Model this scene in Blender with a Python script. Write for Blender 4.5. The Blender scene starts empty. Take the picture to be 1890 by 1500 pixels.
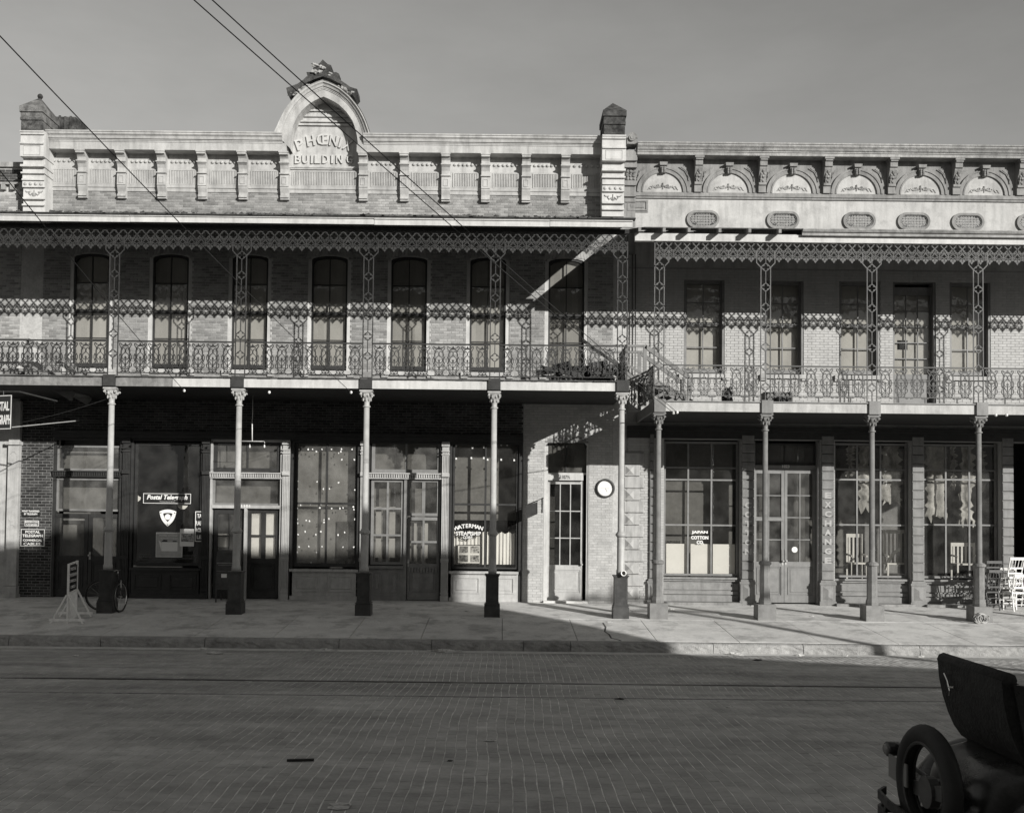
import bpy, math, random
from mathutils import Matrix, Vector
random.seed(7)
S = bpy.context.scene
COL = S.collection
# ------------------------------------------------------------------ camera
FPX, IW, IH = 1850.0, 1890.0, 1500.0
CAMZ, PITCH, ROLL = 2.13, 0.030, 0.0105
RC = Matrix.Rotation(math.pi/2+PITCH, 4, 'X') @ Matrix.Rotation(ROLL, 4, 'Z')
_d = RC.inverted() @ Vector((0, 1, 0))
SHX = (IW/2 + FPX*_d.x/-_d.z - 925)/IW
SHY = (950 - IH/2 + FPX*_d.y/-_d.z)/IW
cam = bpy.data.cameras.new('camera'); cam_o = bpy.data.objects.new('camera', cam); COL.objects.link(cam_o)
cam_o.matrix_world = Matrix.Translation((0, 0, CAMZ)) @ RC
cam.sensor_width = 36; cam.lens = 36*FPX/IW; cam.shift_x = SHX; cam.shift_y = SHY
cam.clip_start = .1; cam.clip_end = 1500
S.camera = cam_o
# ------------------------------------------------------------------ sky, sun, exposure
SUN = Vector((.79, -1, .385)).normalized()            # towards the sun
el = math.asin(SUN.z); az = math.atan2(SUN.x, SUN.y)
wd = bpy.data.worlds.new('World'); S.world = wd; wd.use_nodes = True
nt = wd.node_tree; nt.nodes.clear()
sky = nt.nodes.new('ShaderNodeTexSky'); sky.sky_type = 'NISHITA'; sky.sun_disc = False
sky.sun_elevation = el; sky.sun_rotation = az; sky.air_density = 1.0; sky.dust_density = 0.0; sky.ozone_density = 1.0
bw = nt.nodes.new('ShaderNodeVectorMath'); bw.operation = 'DOT_PRODUCT'; bw.inputs[1].default_value = (0, 0, 1)   # blue-sensitive plate: the sky as it records it
tint = nt.nodes.new('ShaderNodeVectorMath'); tint.operation = 'SCALE'
tint.inputs[0].default_value = (1.0, .99, .955)
bg = nt.nodes.new('ShaderNodeBackground'); bg.inputs[1].default_value = .078
wo = nt.nodes.new('ShaderNodeOutputWorld')
nt.links.new(sky.outputs[0], bw.inputs[0]); nt.links.new(bw.outputs['Value'], tint.inputs['Scale'])
tc = nt.nodes.new('ShaderNodeTexCoord'); mpg = nt.nodes.new('ShaderNodeMapping'); mpg.inputs['Scale'].default_value = (1, 1, 3)
cn = nt.nodes.new('ShaderNodeTexNoise'); cn.inputs['Scale'].default_value = 2.2; cn.inputs['Detail'].default_value = 6; cn.inputs['Roughness'].default_value = .62
cr = nt.nodes.new('ShaderNodeMapRange')
for i_, q_ in enumerate((.3, .7, .88, 1.10)): cr.inputs[i_+1].default_value = q_
veil = nt.nodes.new('ShaderNodeVectorMath'); veil.operation = 'SCALE'      # thin even veil of high cloud over the whole sky
nt.links.new(tc.outputs['Generated'], mpg.inputs[0]); nt.links.new(mpg.outputs[0], cn.inputs['Vector']); nt.links.new(cn.outputs[0], cr.inputs[0])
nt.links.new(tint.outputs[0], veil.inputs[0]); nt.links.new(cr.outputs[0], veil.inputs['Scale']); nt.links.new(veil.outputs[0], bg.inputs[0]); nt.links.new(bg.outputs[0], wo.inputs[0])
sl = bpy.data.lights.new('sun', 'SUN'); sl.energy = 5.0; sl.angle = math.radians(.45); sl.color = (1, .985, .95)
so = bpy.data.objects.new('sun', sl); COL.objects.link(so)
so.rotation_euler = (-SUN).to_track_quat('-Z', 'Y').to_euler(); so.location = (20, -20, 30)
S.view_settings.view_transform = 'Standard'; S.view_settings.look = 'None'
S.view_settings.exposure = 0.15; S.view_settings.gamma = 1; S.view_settings.use_curve_mapping = False
S.render.engine = 'CYCLES'
# ------------------------------------------------------------------ helpers
W, GC = 24.67, 22.05            # distance of the facade, of the gallery columns
def at(px, py, Y):
    """photo point -> (X, Z) on the vertical plane at distance Y (used to take measurements off the photograph)"""
    v = Vector(((px-IW/2+SHX*IW)/FPX, -(py-IH/2-SHY*IW)/FPX, -1))
    d = RC.to_3x3() @ v
    t = Y/d.y
    return d.x*t, CAMZ+d.z*t
def ax(px, py, Y): return at(px, py, Y)[0]
def az_(px, py, Y): return at(px, py, Y)[1]
def wx(px, py=600): return at(px, py, W)[0]
def gx(px, py=600): return at(px, py, GC)[0]
def zl(yc, Y): return CAMZ + (950-yc)*Y/FPX      # height from a roll-corrected row
def ground(Y):
    if Y >= 21.8: return -.10*(W-Y)/(W-21.8)
    if Y >= 19.2: return -.10-.07*(21.8-Y)
    return street(Y)
def street(Y):
    if Y > 9: return -.46+.025*(19.1-Y)
    return -.46+.025*10.1-.01*(9-Y)
TINT = (1.0, .99, .965)
MATS = {}
def mat(name, v, rough=.8, var=.25, scale=6, bump=.15, island=0, streak=0, metal=0, spec=.3, var2=.0, dirt=0, track=0, tint=None):
    if name in MATS: return MATS[name]
    m = bpy.data.materials.new(name); MATS[name] = m; m.use_nodes = True
    t = m.node_tree; N = t.nodes; L = t.links; N.clear()
    out = N.new('ShaderNodeOutputMaterial'); b = N.new('ShaderNodeBsdfPrincipled'); L.new(b.outputs[0], out.inputs[0])
    b.inputs['Roughness'].default_value = rough; b.inputs['Metallic'].default_value = metal
    b.inputs['Specular IOR Level'].default_value = spec
    geo = N.new('ShaderNodeNewGeometry')
    pos = geo.outputs['Position']
    def noise(sc, det=5, vec=None, rg=.6):
        n = N.new('ShaderNodeTexNoise'); n.inputs['Scale'].default_value = sc; n.inputs['Detail'].default_value = det
        n.inputs['Roughness'].default_value = rg
        L.new(vec or pos, n.inputs['Vector']); return n.outputs[0]
    def mrange(x, a, c, lo, hi):
        r = N.new('ShaderNodeMapRange'); L.new(x, r.inputs[0])
        for i, q in enumerate((a, c, lo, hi)): r.inputs[i+1].default_value = q
        return r.outputs[0]
    def mul(a, c):
        q = N.new('ShaderNodeMath'); q.operation = 'MULTIPLY'; L.new(a, q.inputs[0]); L.new(c, q.inputs[1]); return q.outputs[0]
    f = mrange(noise(scale), .25, .75, 1-var, 1+var)
    f = mul(f, mrange(noise(scale*.13, 3), .3, .7, 1-var*.6, 1+var*.6))
    f = mul(f, mrange(noise(scale*9, 2), .3, .7, 1-var*.35, 1+var*.35))
    if island:
        f = mul(f, mrange(geo.outputs['Random Per Island'], 0, 1, 1-island, 1+island))
        oi = N.new('ShaderNodeObjectInfo'); f = mul(f, mrange(oi.outputs['Random'], 0, 1, 1-island*.9, 1+island*.9))
    if streak:
        mp = N.new('ShaderNodeMapping'); mp.inputs['Scale'].default_value = (5, 5, .5); L.new(pos, mp.inputs[0])
        f = mul(f, mrange(noise(1.6, 6, mp.outputs[0]), .45, .72, 1, 1-streak))
    if dirt:
        f = mul(f, mrange(noise(1.7, 8, None, .72), .5, .62, 1, 1-dirt))
    if track:                                   # wheel-worn bands running along the street
        mp = N.new('ShaderNodeMapping'); mp.inputs['Scale'].default_value = (.22, 1.5, 1); L.new(pos, mp.inputs[0])
        f = mul(f, mrange(noise(1.1, 7, mp.outputs[0], .65), .32, .68, 1-track, 1+track))
        mp2 = N.new('ShaderNodeMapping'); mp2.inputs['Scale'].default_value = (.9, 2.4, 1); L.new(pos, mp2.inputs[0])
        f = mul(f, mrange(noise(.8, 8, mp2.outputs[0], .7), .58, .72, 1, 1+track*1.3))
    c = N.new('ShaderNodeVectorMath'); c.operation = 'SCALE'
    tt = tint or TINT
    c.inputs[0].default_value = tuple(v*x for x in tt); L.new(f, c.inputs['Scale']); L.new(c.outputs[0], b.inputs['Base Color'])
    if bump:
        bp = N.new('ShaderNodeBump'); bp.inputs['Strength'].default_value = bump; bp.inputs['Distance'].default_value = .02
        L.new(noise(scale*5, 4), bp.inputs['Height']); L.new(bp.outputs[0], b.inputs['Normal'])
    if var2:
        L.new(mrange(noise(scale*.7), .3, .7, max(.05, rough-var2), min(1, rough+var2)), b.inputs['Roughness'])
    return m
def glass_mat(name, dust=.04, refl=1.0, wave=.02, dustc=.5):
    if name in MATS: return MATS[name]
    m = bpy.data.materials.new(name); MATS[name] = m; m.use_nodes = True
    t = m.node_tree; N = t.nodes; L = t.links; N.clear()
    out = N.new('ShaderNodeOutputMaterial'); tr = N.new('ShaderNodeBsdfTransparent'); gl = N.new('ShaderNodeBsdfGlossy')
    tr.inputs[0].default_value = (.86, .85, .82, 1)
    df = N.new('ShaderNodeBsdfDiffuse'); df.inputs[0].default_value = (dustc, dustc*.98, dustc*.93, 1)
    gl.inputs['Roughness'].default_value = .02
    geo = N.new('ShaderNodeNewGeometry')        # Schlick reflectance, the same from both sides of the pane
    dt = N.new('ShaderNodeVectorMath'); dt.operation = 'DOT_PRODUCT'; L.new(geo.outputs['Normal'], dt.inputs[0]); L.new(geo.outputs['Incoming'], dt.inputs[1])
    def mth(op, a, c):
        q = N.new('ShaderNodeMath'); q.operation = op
        for i, v in enumerate((a, c)):
            if isinstance(v, (int, float)): q.inputs[i].default_value = v
            elif v is not None: L.new(v, q.inputs[i])
        return q.outputs[0]
    f_ = mth('POWER', mth('SUBTRACT', 1.0, mth('ABSOLUTE', dt.outputs['Value'], None)), 5.0)
    mu = N.new('ShaderNodeMath'); mu.operation = 'MULTIPLY'; mu.inputs[1].default_value = min(refl, 1.6); mu.use_clamp = True
    L.new(mth('MULTIPLY_ADD', f_, .94), mu.inputs[0])
    mu.inputs[0].links[0].from_node.inputs[2].default_value = .055
    n1 = N.new('ShaderNodeTexNoise'); n1.inputs['Scale'].default_value = 2.3; L.new(geo.outputs['Position'], n1.inputs['Vector'])
    bp = N.new('ShaderNodeBump'); bp.inputs['Strength'].default_value = wave*8; bp.inputs['Distance'].default_value = .02
    L.new(n1.outputs[0], bp.inputs['Height']); L.new(bp.outputs[0], gl.inputs['Normal'])
    n2 = N.new('ShaderNodeTexNoise'); n2.inputs['Scale'].default_value = 3; n2.inputs['Detail'].default_value = 8
    L.new(geo.outputs['Position'], n2.inputs['Vector'])
    mr = N.new('ShaderNodeMapRange'); L.new(n2.outputs[0], mr.inputs[0])
    for i, q in enumerate((.3, .75, dust*.3, dust*2)): mr.inputs[i+1].default_value = q
    m1 = N.new('ShaderNodeMixShader'); L.new(mr.outputs[0], m1.inputs[0]); L.new(tr.outputs[0], m1.inputs[1]); L.new(df.outputs[0], m1.inputs[2])
    m2 = N.new('ShaderNodeMixShader'); L.new(mu.outputs[0], m2.inputs[0]); L.new(m1.outputs[0], m2.inputs[1]); L.new(gl.outputs[0], m2.inputs[2])
    L.new(m2.outputs[0], out.inputs[0]); return m

class MB:
    def __init__(s): s.v = []; s.f = []
    def quad(s, a, b, c, d):
        n = len(s.v); s.v += [a, b, c, d]; s.f.append((n, n+1, n+2, n+3)); return s
    def poly(s, pts):
        n = len(s.v); s.v += list(pts); s.f.append(tuple(range(n, n+len(pts)))); return s
    def box(s, x0, x1, y0, y1, z0, z1):
        if x0 > x1: x0, x1 = x1, x0
        if y0 > y1: y0, y1 = y1, y0
        if z0 > z1: z0, z1 = z1, z0
        n = len(s.v)
        s.v += [(x0,y0,z0),(x1,y0,z0),(x1,y1,z0),(x0,y1,z0),(x0,y0,z1),(x1,y0,z1),(x1,y1,z1),(x0,y1,z1)]
        s.f += [tuple(n+i for i in q) for q in ((0,3,2,1),(4,5,6,7),(0,1,5,4),(1,2,6,5),(2,3,7,6),(3,0,4,7))]
        return s
    def bev(s, x0, x1, y0, y1, z0, z1, b):
        """box whose front (y0) face is chamfered by b, no back"""
        n = len(s.v)
        s.v += [(x0,y1,z0),(x1,y1,z0),(x1,y1,z1),(x0,y1,z1),(x0,y0+b,z0),(x1,y0+b,z0),(x1,y0+b,z1),(x0,y0+b,z1),
                (x0+b,y0,z0+b),(x1-b,y0,z0+b),(x1-b,y0,z1-b),(x0+b,y0,z1-b)]
        for k in (0, 4):
            for i in range(4):
                j = (i+1) % 4; s.f.append((n+k+i, n+k+j, n+k+4+j, n+k+4+i))
        s.f.append((n+8, n+9, n+10, n+11)); return s
    def prism(s, poly, a0, a1, axis='y'):
        """poly: (x,z) for axis y; (y,z) for axis x; (x,y) for axis z"""
        def P(p, a):
            return (p[0], a, p[1]) if axis == 'y' else (a, p[0], p[1]) if axis == 'x' else (p[0], p[1], a)
        n = len(s.v); k = len(poly)
        s.v += [P(p, a0) for p in poly] + [P(p, a1) for p in poly]
        s.f.append(tuple(range(n, n+k))); s.f.append(tuple(reversed(range(n+k, n+2*k))))
        for i in range(k):
            j = (i+1) % k; s.f.append((n+j, n+i, n+k+i, n+k+j))
        return s
    def beam(s, a, b, w, h=None):
        """rectangular bar between two points"""
        a, b = Vector(a), Vector(b); h = h or w; d = (b-a).normalized()
        up = Vector((0, 0, 1)) if abs(d.z) < .95 else Vector((0, 1, 0))
        r = d.cross(up).normalized(); u = r.cross(d)
        n = len(s.v)
        for p in (a, b):
            for q, t in ((-1,-1),(1,-1),(1,1),(-1,1)): s.v.append(tuple(p + r*q*w/2 + u*t*h/2))
        s.f += [(n,n+1,n+2,n+3),(n+7,n+6,n+5,n+4)] + [(n+(i+1)%4, n+i, n+4+i, n+4+(i+1)%4) for i in range(4)]
        return s
    def tube(s, pts, r, k=8, rads=None, cap=True, close=False):
        pts = [Vector(p) for p in pts]; n = len(s.v); m = len(pts)
        up0 = None
        for i, p in enumerate(pts):
            if close: d = pts[(i+1) % m]-pts[i-1]
            else: d = pts[min(i+1, m-1)]-pts[max(i-1, 0)]
            d.normalize()
            if up0 is None: up0 = Vector((0,0,1)) if abs(d.z) < .9 else Vector((0,1,0))
            rr = d.cross(up0).normalized(); uu = rr.cross(d); up0 = uu
            R = rads[i] if rads else r
            for j in range(k):
                a = 2*math.pi*j/k; s.v.append(tuple(p + (rr*math.cos(a)+uu*math.sin(a))*R))
        for i in range(m if close else m-1):
            i2 = (i+1) % m
            for j in range(k):
                j2 = (j+1) % k; s.f.append((n+i*k+j2, n+i*k+j, n+i2*k+j, n+i2*k+j2))
        if cap and not close:
            s.f.append(tuple(n+j for j in range(k))); s.f.append(tuple(n+(m-1)*k+j for j in reversed(range(k))))
        return s
    def lathe(s, prof, cx=0, cy=0, k=16, ph=0):
        """prof: (r, z) from bottom to top"""
        n = len(s.v)
        for r, z in prof:
            for j in range(k):
                a = 2*math.pi*(j+ph)/k; s.v.append((cx+r*math.cos(a), cy+r*math.sin(a), z))
        for i in range(len(prof)-1):
            for j in range(k):
                j2 = (j+1) % k; s.f.append((n+i*k+j, n+i*k+j2, n+(i+1)*k+j2, n+(i+1)*k+j))
        s.f.append(tuple(n+j for j in reversed(range(k)))); s.f.append(tuple(n+(len(prof)-1)*k+j for j in range(k)))
        return s
    def disc(s, c, r, axis='y', t=.01, k=20):
        P = [(c[0]+r*math.cos(2*math.pi*i/k), c[2]+r*math.sin(2*math.pi*i/k)) for i in range(k)]
        return s.prism(P, c[1]-t/2, c[1]+t/2, 'y')
    def iron(s, pts, w, y0=-.009, y1=.009, closed=False, taper=None):
        """flat cast bar following a 2-D path (x,z), mitred"""
        m = len(pts); P = [Vector((p[0], p[1])) for p in pts]; Lf = []; Rt = []
        for i in range(m):
            if closed: a, b = P[i-1], P[(i+1) % m]
            else: a, b = P[max(i-1, 0)], P[min(i+1, m-1)]
            d1 = (P[i]-a); d2 = (b-P[i])
            if d1.length < 1e-9: d1 = d2
            if d2.length < 1e-9: d2 = d1
            d1.normalize(); d2.normalize(); t = (d1+d2)
            if t.length < 1e-6: t = d1
            t.normalize(); nn = Vector((-t.y, t.x)); c = max(.45, nn.dot(Vector((-d1.y, d1.x))))
            ww = w*(taper[i] if taper else 1)
            Lf.append(P[i]+nn*ww/2/c); Rt.append(P[i]-nn*ww/2/c)
        n = len(s.v)
        for i in range(m):
            s.v += [(Lf[i].x, y0, Lf[i].y), (Rt[i].x, y0, Rt[i].y), (Rt[i].x, y1, Rt[i].y), (Lf[i].x, y1, Lf[i].y)]
        for i in range(m if closed else m-1):
            a = n+4*i; b = n+4*((i+1) % m)
            for q in range(4):
                q2 = (q+1) % 4; s.f.append((a+q, a+q2, b+q2, b+q))
        if not closed:
            s.f.append((n, n+3, n+2, n+1)); e = n+4*(m-1); s.f.append((e, e+1, e+2, e+3))
        return s
    def blob(s, c, r, seed=0, k=7, m=5, sq=(1,1,1), j=.25):
        rnd = random.Random(seed); n = len(s.v)
        for i in range(m+1):
            th = math.pi*i/m
            for q in range(k):
                a = 2*math.pi*q/k; R = r*(1+rnd.uniform(-j, j))
                s.v.append((c[0]+R*sq[0]*math.sin(th)*math.cos(a), c[1]+R*sq[1]*math.sin(th)*math.sin(a), c[2]+R*sq[2]*math.cos(th)))
        for i in range(m):
            for q in range(k):
                q2 = (q+1) % k; s.f.append((n+i*k+q, n+(i+1)*k+q, n+(i+1)*k+q2, n+i*k+q2))
        return s
    def mesh(s, name, m, smooth=False):
        me = bpy.data.meshes.new(name); me.from_pydata(s.v, [], s.f); me.update()
        if m: me.materials.append(m)
        if smooth:
            for p in me.polygons: p.use_smooth = True
        return me
WL = {}
def put(name, me, parent=None, loc=(0,0,0), rot=None, **props):
    """link one object; loc is in the world (for an unrotated parent)"""
    if isinstance(me, tuple): me = me[0].mesh(name, me[1], len(me) > 2)
    o = bpy.data.objects.new(name, me); COL.objects.link(o)
    WL[o.name] = Vector(loc)
    if parent:
        o.parent = parent; o.location = Vector(loc)-WL[parent.name]
    else: o.location = loc
    if rot: o.rotation_euler = rot
    for k, v in props.items(): o[k] = v
    return o
def thing(name, label, cat, loc=(0,0,0), group=None, rot=None):
    o = put(name, None, None, loc, rot); o['label'] = label; o['category'] = cat
    if group: o['group'] = group
    return o
def tagp(o, label, cat, group=None):
    o['label'] = label; o['category'] = cat
    if group: o['group'] = group
    return o
def arc(cx, cz, rx, rz, a0, a1, n=6):
    return [(cx+rx*math.cos(math.radians(a0+(a1-a0)*i/n)), cz+rz*math.sin(math.radians(a0+(a1-a0)*i/n))) for i in range(n+1)]
def text(s, h, m, parent, x, y, z, width=None, depth=.004, name='lettering', bold=.0, ang=0, rotz=0, fwd=None, shear=0, align='CENTER'):
    """lettering facing -Y, centred on (x,z); h = cap height; width squeezes it"""
    cu = bpy.data.curves.new(name, 'FONT'); cu.body = s; cu.size = 1; cu.extrude = .5; cu.offset = bold; cu.align_x = align
    cu.resolution_u = 2; cu.shear = shear; cu.space_line = .9
    o = bpy.data.objects.new('tmp', cu); COL.objects.link(o)
    dg = bpy.context.evaluated_depsgraph_get(); me = bpy.data.meshes.new_from_object(o.evaluated_get(dg))
    bpy.data.objects.remove(o); me.materials.clear(); me.materials.append(m); me.name = name
    xs = [v.co.x for v in me.vertices]; ys = [v.co.y for v in me.vertices]
    if not xs: return None
    w0 = max(xs)-min(xs); h0 = max(ys)-min(ys); cx = (max(xs)+min(xs))/2; cy = (max(ys)+min(ys))/2
    if '\n' in s or h is None: k = (width/w0)
    else: k = h/h0
    kx = width/w0 if width else k
    if '\n' in s and h: k = h/h0
    for v in me.vertices:
        X = (v.co.x-cx)*kx; Z = (v.co.y-cy)*k; D = -v.co.z*2*depth*.5 - depth/2
        v.co = (X, D, Z)
    ob = put(name, me, parent, (x, y, z))
    ob.rotation_euler = (0, ang, rotz)
    return ob
# ------------------------------------------------------------------ materials
M = dict(
 white=mat('white_paint', .55, .7, .12, 3, .12, streak=.22, dirt=.12), cream=mat('cream_stone_paint', .45, .75, .14, 4, .15, streak=.3, dirt=.18),
 stone=mat('weathered_stone', .32, .85, .3, 5, .5, streak=.35), sooty=mat('sooty_stone', .06, .9, .8, 9, .8, dirt=.5),
 greystone=mat('grey_cast_stone', .25, .85, .22, 5, .3, streak=.4), plaster=mat('white_plaster', .45, .85, .12, 3, .25, streak=.25, dirt=.2),
 brickL=mat('buff_brick', .31, .85, .18, 14, .4, island=.28), mortarL=mat('pale_mortar', .46, .95, .2, 20, .4, dirt=.1),
 brickP=mat('whitewashed_brick', .43, .85, .12, 14, .4, island=.10, dirt=.14), mortarP=mat('painted_mortar', .34, .95, .15, 20, .3),
 brickW=mat('white_painted_brick', .42, .7, .08, 10, .2, island=.05, streak=.12), mortarW=mat('dark_joint', .30, .95, .15, 20, .3),
 brickD=mat('dark_red_brick', .06, .9, .4, 12, .6, island=.5), mortarD=mat('lime_mortar', .2, .95, .4, 12, .6),
 black=mat('black_iron_paint', .035, .45, .3, 10, .1, var2=.15), iron=mat('grey_iron_paint', .04, .5, .3, 9, .15, dirt=.2),
 ironR=mat('pale_iron_paint', .10, .6, .25, 9, .15, dirt=.2), col=mat('column_paint', .42, .45, .15, 5, .08, streak=.2, dirt=.12),
 colR=mat('column_grey_paint', .20, .5, .18, 5, .1, streak=.25, dirt=.2), ped=mat('pedestal_dark_paint', .06, .5, .3, 7, .15, dirt=.3),
 pedR=mat('pedestal_grey_paint', .20, .6, .2, 7, .15, dirt=.25),
 wood=mat('weathered_wood', .22, .85, .35, 8, .4, streak=.4), dwood=mat('dark_painted_wood', .035, .5, .3, 6, .12),
 mwood=mat('grey_painted_wood', .20, .6, .2, 6, .12, streak=.15), lwood=mat('light_painted_wood', .42, .6, .14, 6, .12, streak=.2, dirt=.1),
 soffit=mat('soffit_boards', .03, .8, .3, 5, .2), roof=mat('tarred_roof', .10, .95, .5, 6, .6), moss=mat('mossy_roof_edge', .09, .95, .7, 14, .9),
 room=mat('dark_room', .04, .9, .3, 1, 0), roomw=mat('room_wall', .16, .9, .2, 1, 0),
 shade=mat('roller_shade', .34, .9, .12, 2, 0, island=.2), shadeR=mat('pale_roller_shade', .42, .9, .12, 2, .02), paper=mat('white_paper', .75, .8, .04, 2, 0),
 cloth=mat('curtain_cloth', .72, .9, .05, 5, .05), sash=mat('dark_sash', .06, .5, .2, 8, .1), sashR=mat('grey_sash', .19, .5, .2, 8, .1),
 concrete=mat('sidewalk_concrete', .60, .9, .16, 2.2, .3, dirt=.34), kerb=mat('rough_granite', .32, .95, .25, 9, 1.0, dirt=.3),
 pbrick=mat('paving_brick', .38, .75, .18, 3, .5, island=.07, dirt=.15, track=.28), pmortar=mat('sandy_joint', .75, .95, .3, 8, .3), gutter=mat('gutter_cement', .6, .9, .15, 4, .3, dirt=.15),
 rail=mat('worn_steel', .10, .35, .2, 30, .05, metal=.6), rubber=mat('tyre_rubber', .03, .65, .2, 12, .1), car=mat('car_enamel', .028, .3, .5, 5, .04, spec=.5, var2=.18, dirt=-.8),
 canvas=mat('black_canvas', .032, .8, .5, 7, .8), chrome=mat('nickel', .55, .25, .1, 10, 0, metal=1), wire=mat('wire', .03, .6, .1, 5, 0),
 signb=mat('sign_black_enamel', .02, .35, .15, 8, 0, spec=.5), signw=mat('sign_white_enamel', .75, .4, .05, 8, 0), gold=mat('dull_gilt', .42, .5, .15, 20, 0),
 grime=mat('grey_letter_paint', .36, .7, .15, 20, 0), chairw=mat('white_chair_paint', .72, .5, .08, 10, .05), chaird=mat('dark_chair_wood', .08, .5, .2, 10, .05),
 litter=mat('paper_scrap', .55, .9, .3, 20, .2), photo=mat('photo_print', .25, .6, 1.2, 22, 0), poster=mat('poster_grey', .42, .8, .15, 10, 0),
 opp=mat('opposite_brick', .25, .9, .2, 3, .3), porcelain=mat('porcelain', .75, .2, .05, 5, 0), trunk=mat('pole_wood', .12, .9, .3, 6, .4), earth=mat('earth', .2, .95, .3, 2, .4))
G = dict(clear=glass_mat('shop_glass', .03), dusty=glass_mat('dusty_glass', .12, dustc=.42), up=glass_mat('sash_glass', .05), wavy=glass_mat('wavy_glass', .03, 1.0, .05))

# ------------------------------------------------------------------ ground
def struct(name, me, parent=None, loc=(0,0,0), **k):
    return put(name, me, parent, loc, kind='structure', **k)
b = MB(); b.box(-400, 400, -400, 400, -1.6, -1.5)
struct('ground', (b, M['earth']))
st = put('street', None, None, (0, 10, 0), kind='structure')
b = MB(); ys = [19.12, 18.8, 17, 15, 13, 11, 9, 7, 5, 3, 1, -1]
for a, c in zip(ys, ys[1:]): b.quad((-80, c, street(c)-.005), (80, c, street(c)-.005), (80, a, street(a)-.005), (-80, a, street(a)-.005))
put('joint_bed', (b, M['pmortar']), st)
# cement gutter strip
gt = MB()
for i in range(40):
    x = -40+2*i; gt.quad((x, 18.80, street(18.8)+.004), (x+1.996, 18.80, street(18.8)+.004), (x+1.996, 19.15, street(19.1)+.004), (x, 19.15, street(19.1)+.004))
struct('gutter', (gt, M['gutter']))
# tram rails
RAILS = (14.95, 13.60)
for ry in RAILS:
    b = MB(); z = street(ry); far = ry > 14
    hw = .035 if far else .022
    b.box(-40, 40, ry-hw, ry+hw, z-.12, z+(.006 if far else .003))                    # head
    if far: b.box(-40, 40, ry-.075, ry-.058, z-.12, z+.002)                    # guard lip, leaving the groove
    if far: b.box(-40, 40, ry+.07, ry+.12, z-.12, z-.02)
    struct('tram_rail', (b, M['rail'] if far else mat('dusty_steel', .22, .6, .3, 12, .1, metal=.2)))
# paving bricks: courses run across the street
def wob(x, y): return .017*math.sin(x*.9+y*1.5)+.014*math.sin(x*.37-y*.8+1)+.005*math.sin(y*4.7+x*2.3)+.004*math.sin(y*11+x*7)
BP, BL = .1085, .225
bands = [(18.80, RAILS[0]+.06), (RAILS[0]-.085, RAILS[1]+.03), (RAILS[1]-.03, 3.0)]
big = MB(); cand = []
rb = random.Random(3)
for bi, (ya, yb) in enumerate(bands):
    nx0, nx1 = int(-15/BP), int(15/BP)
    for ix in range(nx0, nx1):
        x = ix*BP; off = (ix % 2)*.5*BL + rb.uniform(-.02, .02)
        y = ya+off
        while y > yb:
            y0, y1 = max(y-BL+.002, yb), min(y-.001, ya)
            y -= BL
            if y1-y0 < .04: continue
            if y1 < 7 and abs(x) > 7.5: continue
            cand.append((y0, y1, x))
cand.sort(key=lambda c: -(min(1, 1 if 7.62 < c[0] < 9 and abs(c[2]) < 3.9 else 0)*(40-c[0]-abs(c[2])*.02)))
def brick_geo(b, y0, y1, x, rel=None):
    ym = (y0+y1)/2; dz = max(-.0022, min(.0025, rb.gauss(0, .0010))); tx = max(-.02, min(.02, rb.gauss(0, .009))); ty = max(-.015, min(.015, rb.gauss(0, .007)))
    jw = .007+rb.random()*.005; ch = .004
    def P(xx, yy, d): 
        ox = wob(xx, yy) + (0 if not (RAILS[1] < ym < RAILS[0]) else .05*((yy-RAILS[1])/1.35)**2)
        return (xx+ox, yy, street(yy)+d+dz+tx*(xx-x-BP/2)+ty*(yy-ym))
    xa, xb = x+jw/2, x+BP-jw/2
    n = len(b.v)
    b.v += [P(xa, y0, -.03), P(xb, y0, -.03), P(xb, y1, -.03), P(xa, y1, -.03), P(xa, y0, -.004), P(xb, y0, -.004), P(xb, y1, -.004), P(xa, y1, -.004),
            P(xa+ch, y0+ch, 0), P(xb-ch, y0+ch, 0), P(xb-ch, y1-ch, 0), P(xa+ch, y1-ch, 0)]
    for k in (0, 4):
        for i in range(4):
            j = (i+1) % 4; b.f.append((n+k+i, n+k+j, n+k+4+j, n+k+4+i))
    b.f.append((n+8, n+9, n+10, n+11))
for i, (y0, y1, x) in enumerate(cand):
    if i < 300:
        q = MB(); brick_geo(q, y0, y1, x); c = (x+BP/2, (y0+y1)/2, street((y0+y1)/2))
        q.v = [(a-c[0], d-c[1], e-c[2]) for a, d, e in q.v]
        put('brick', (q, M['pbrick']), st, c)
    else: brick_geo(big, y0, y1, x)
o = put('paving_bricks', (big, M['pbrick']), st); o['kind'] = 'stuff'
# street beyond the bricks that are built one by one
b = MB()
for a, c in zip(ys[1:], ys[2:]):
    for xa, xb in ((-80, -15.2), (15.2, 80)):
        b.quad((xa, c, street(c)-.001), (xb, c, street(c)-.001), (xb, a, street(a)-.001), (xa, a, street(a)-.001))
put('far_paving', (b, M['pbrick']), st)
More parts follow.
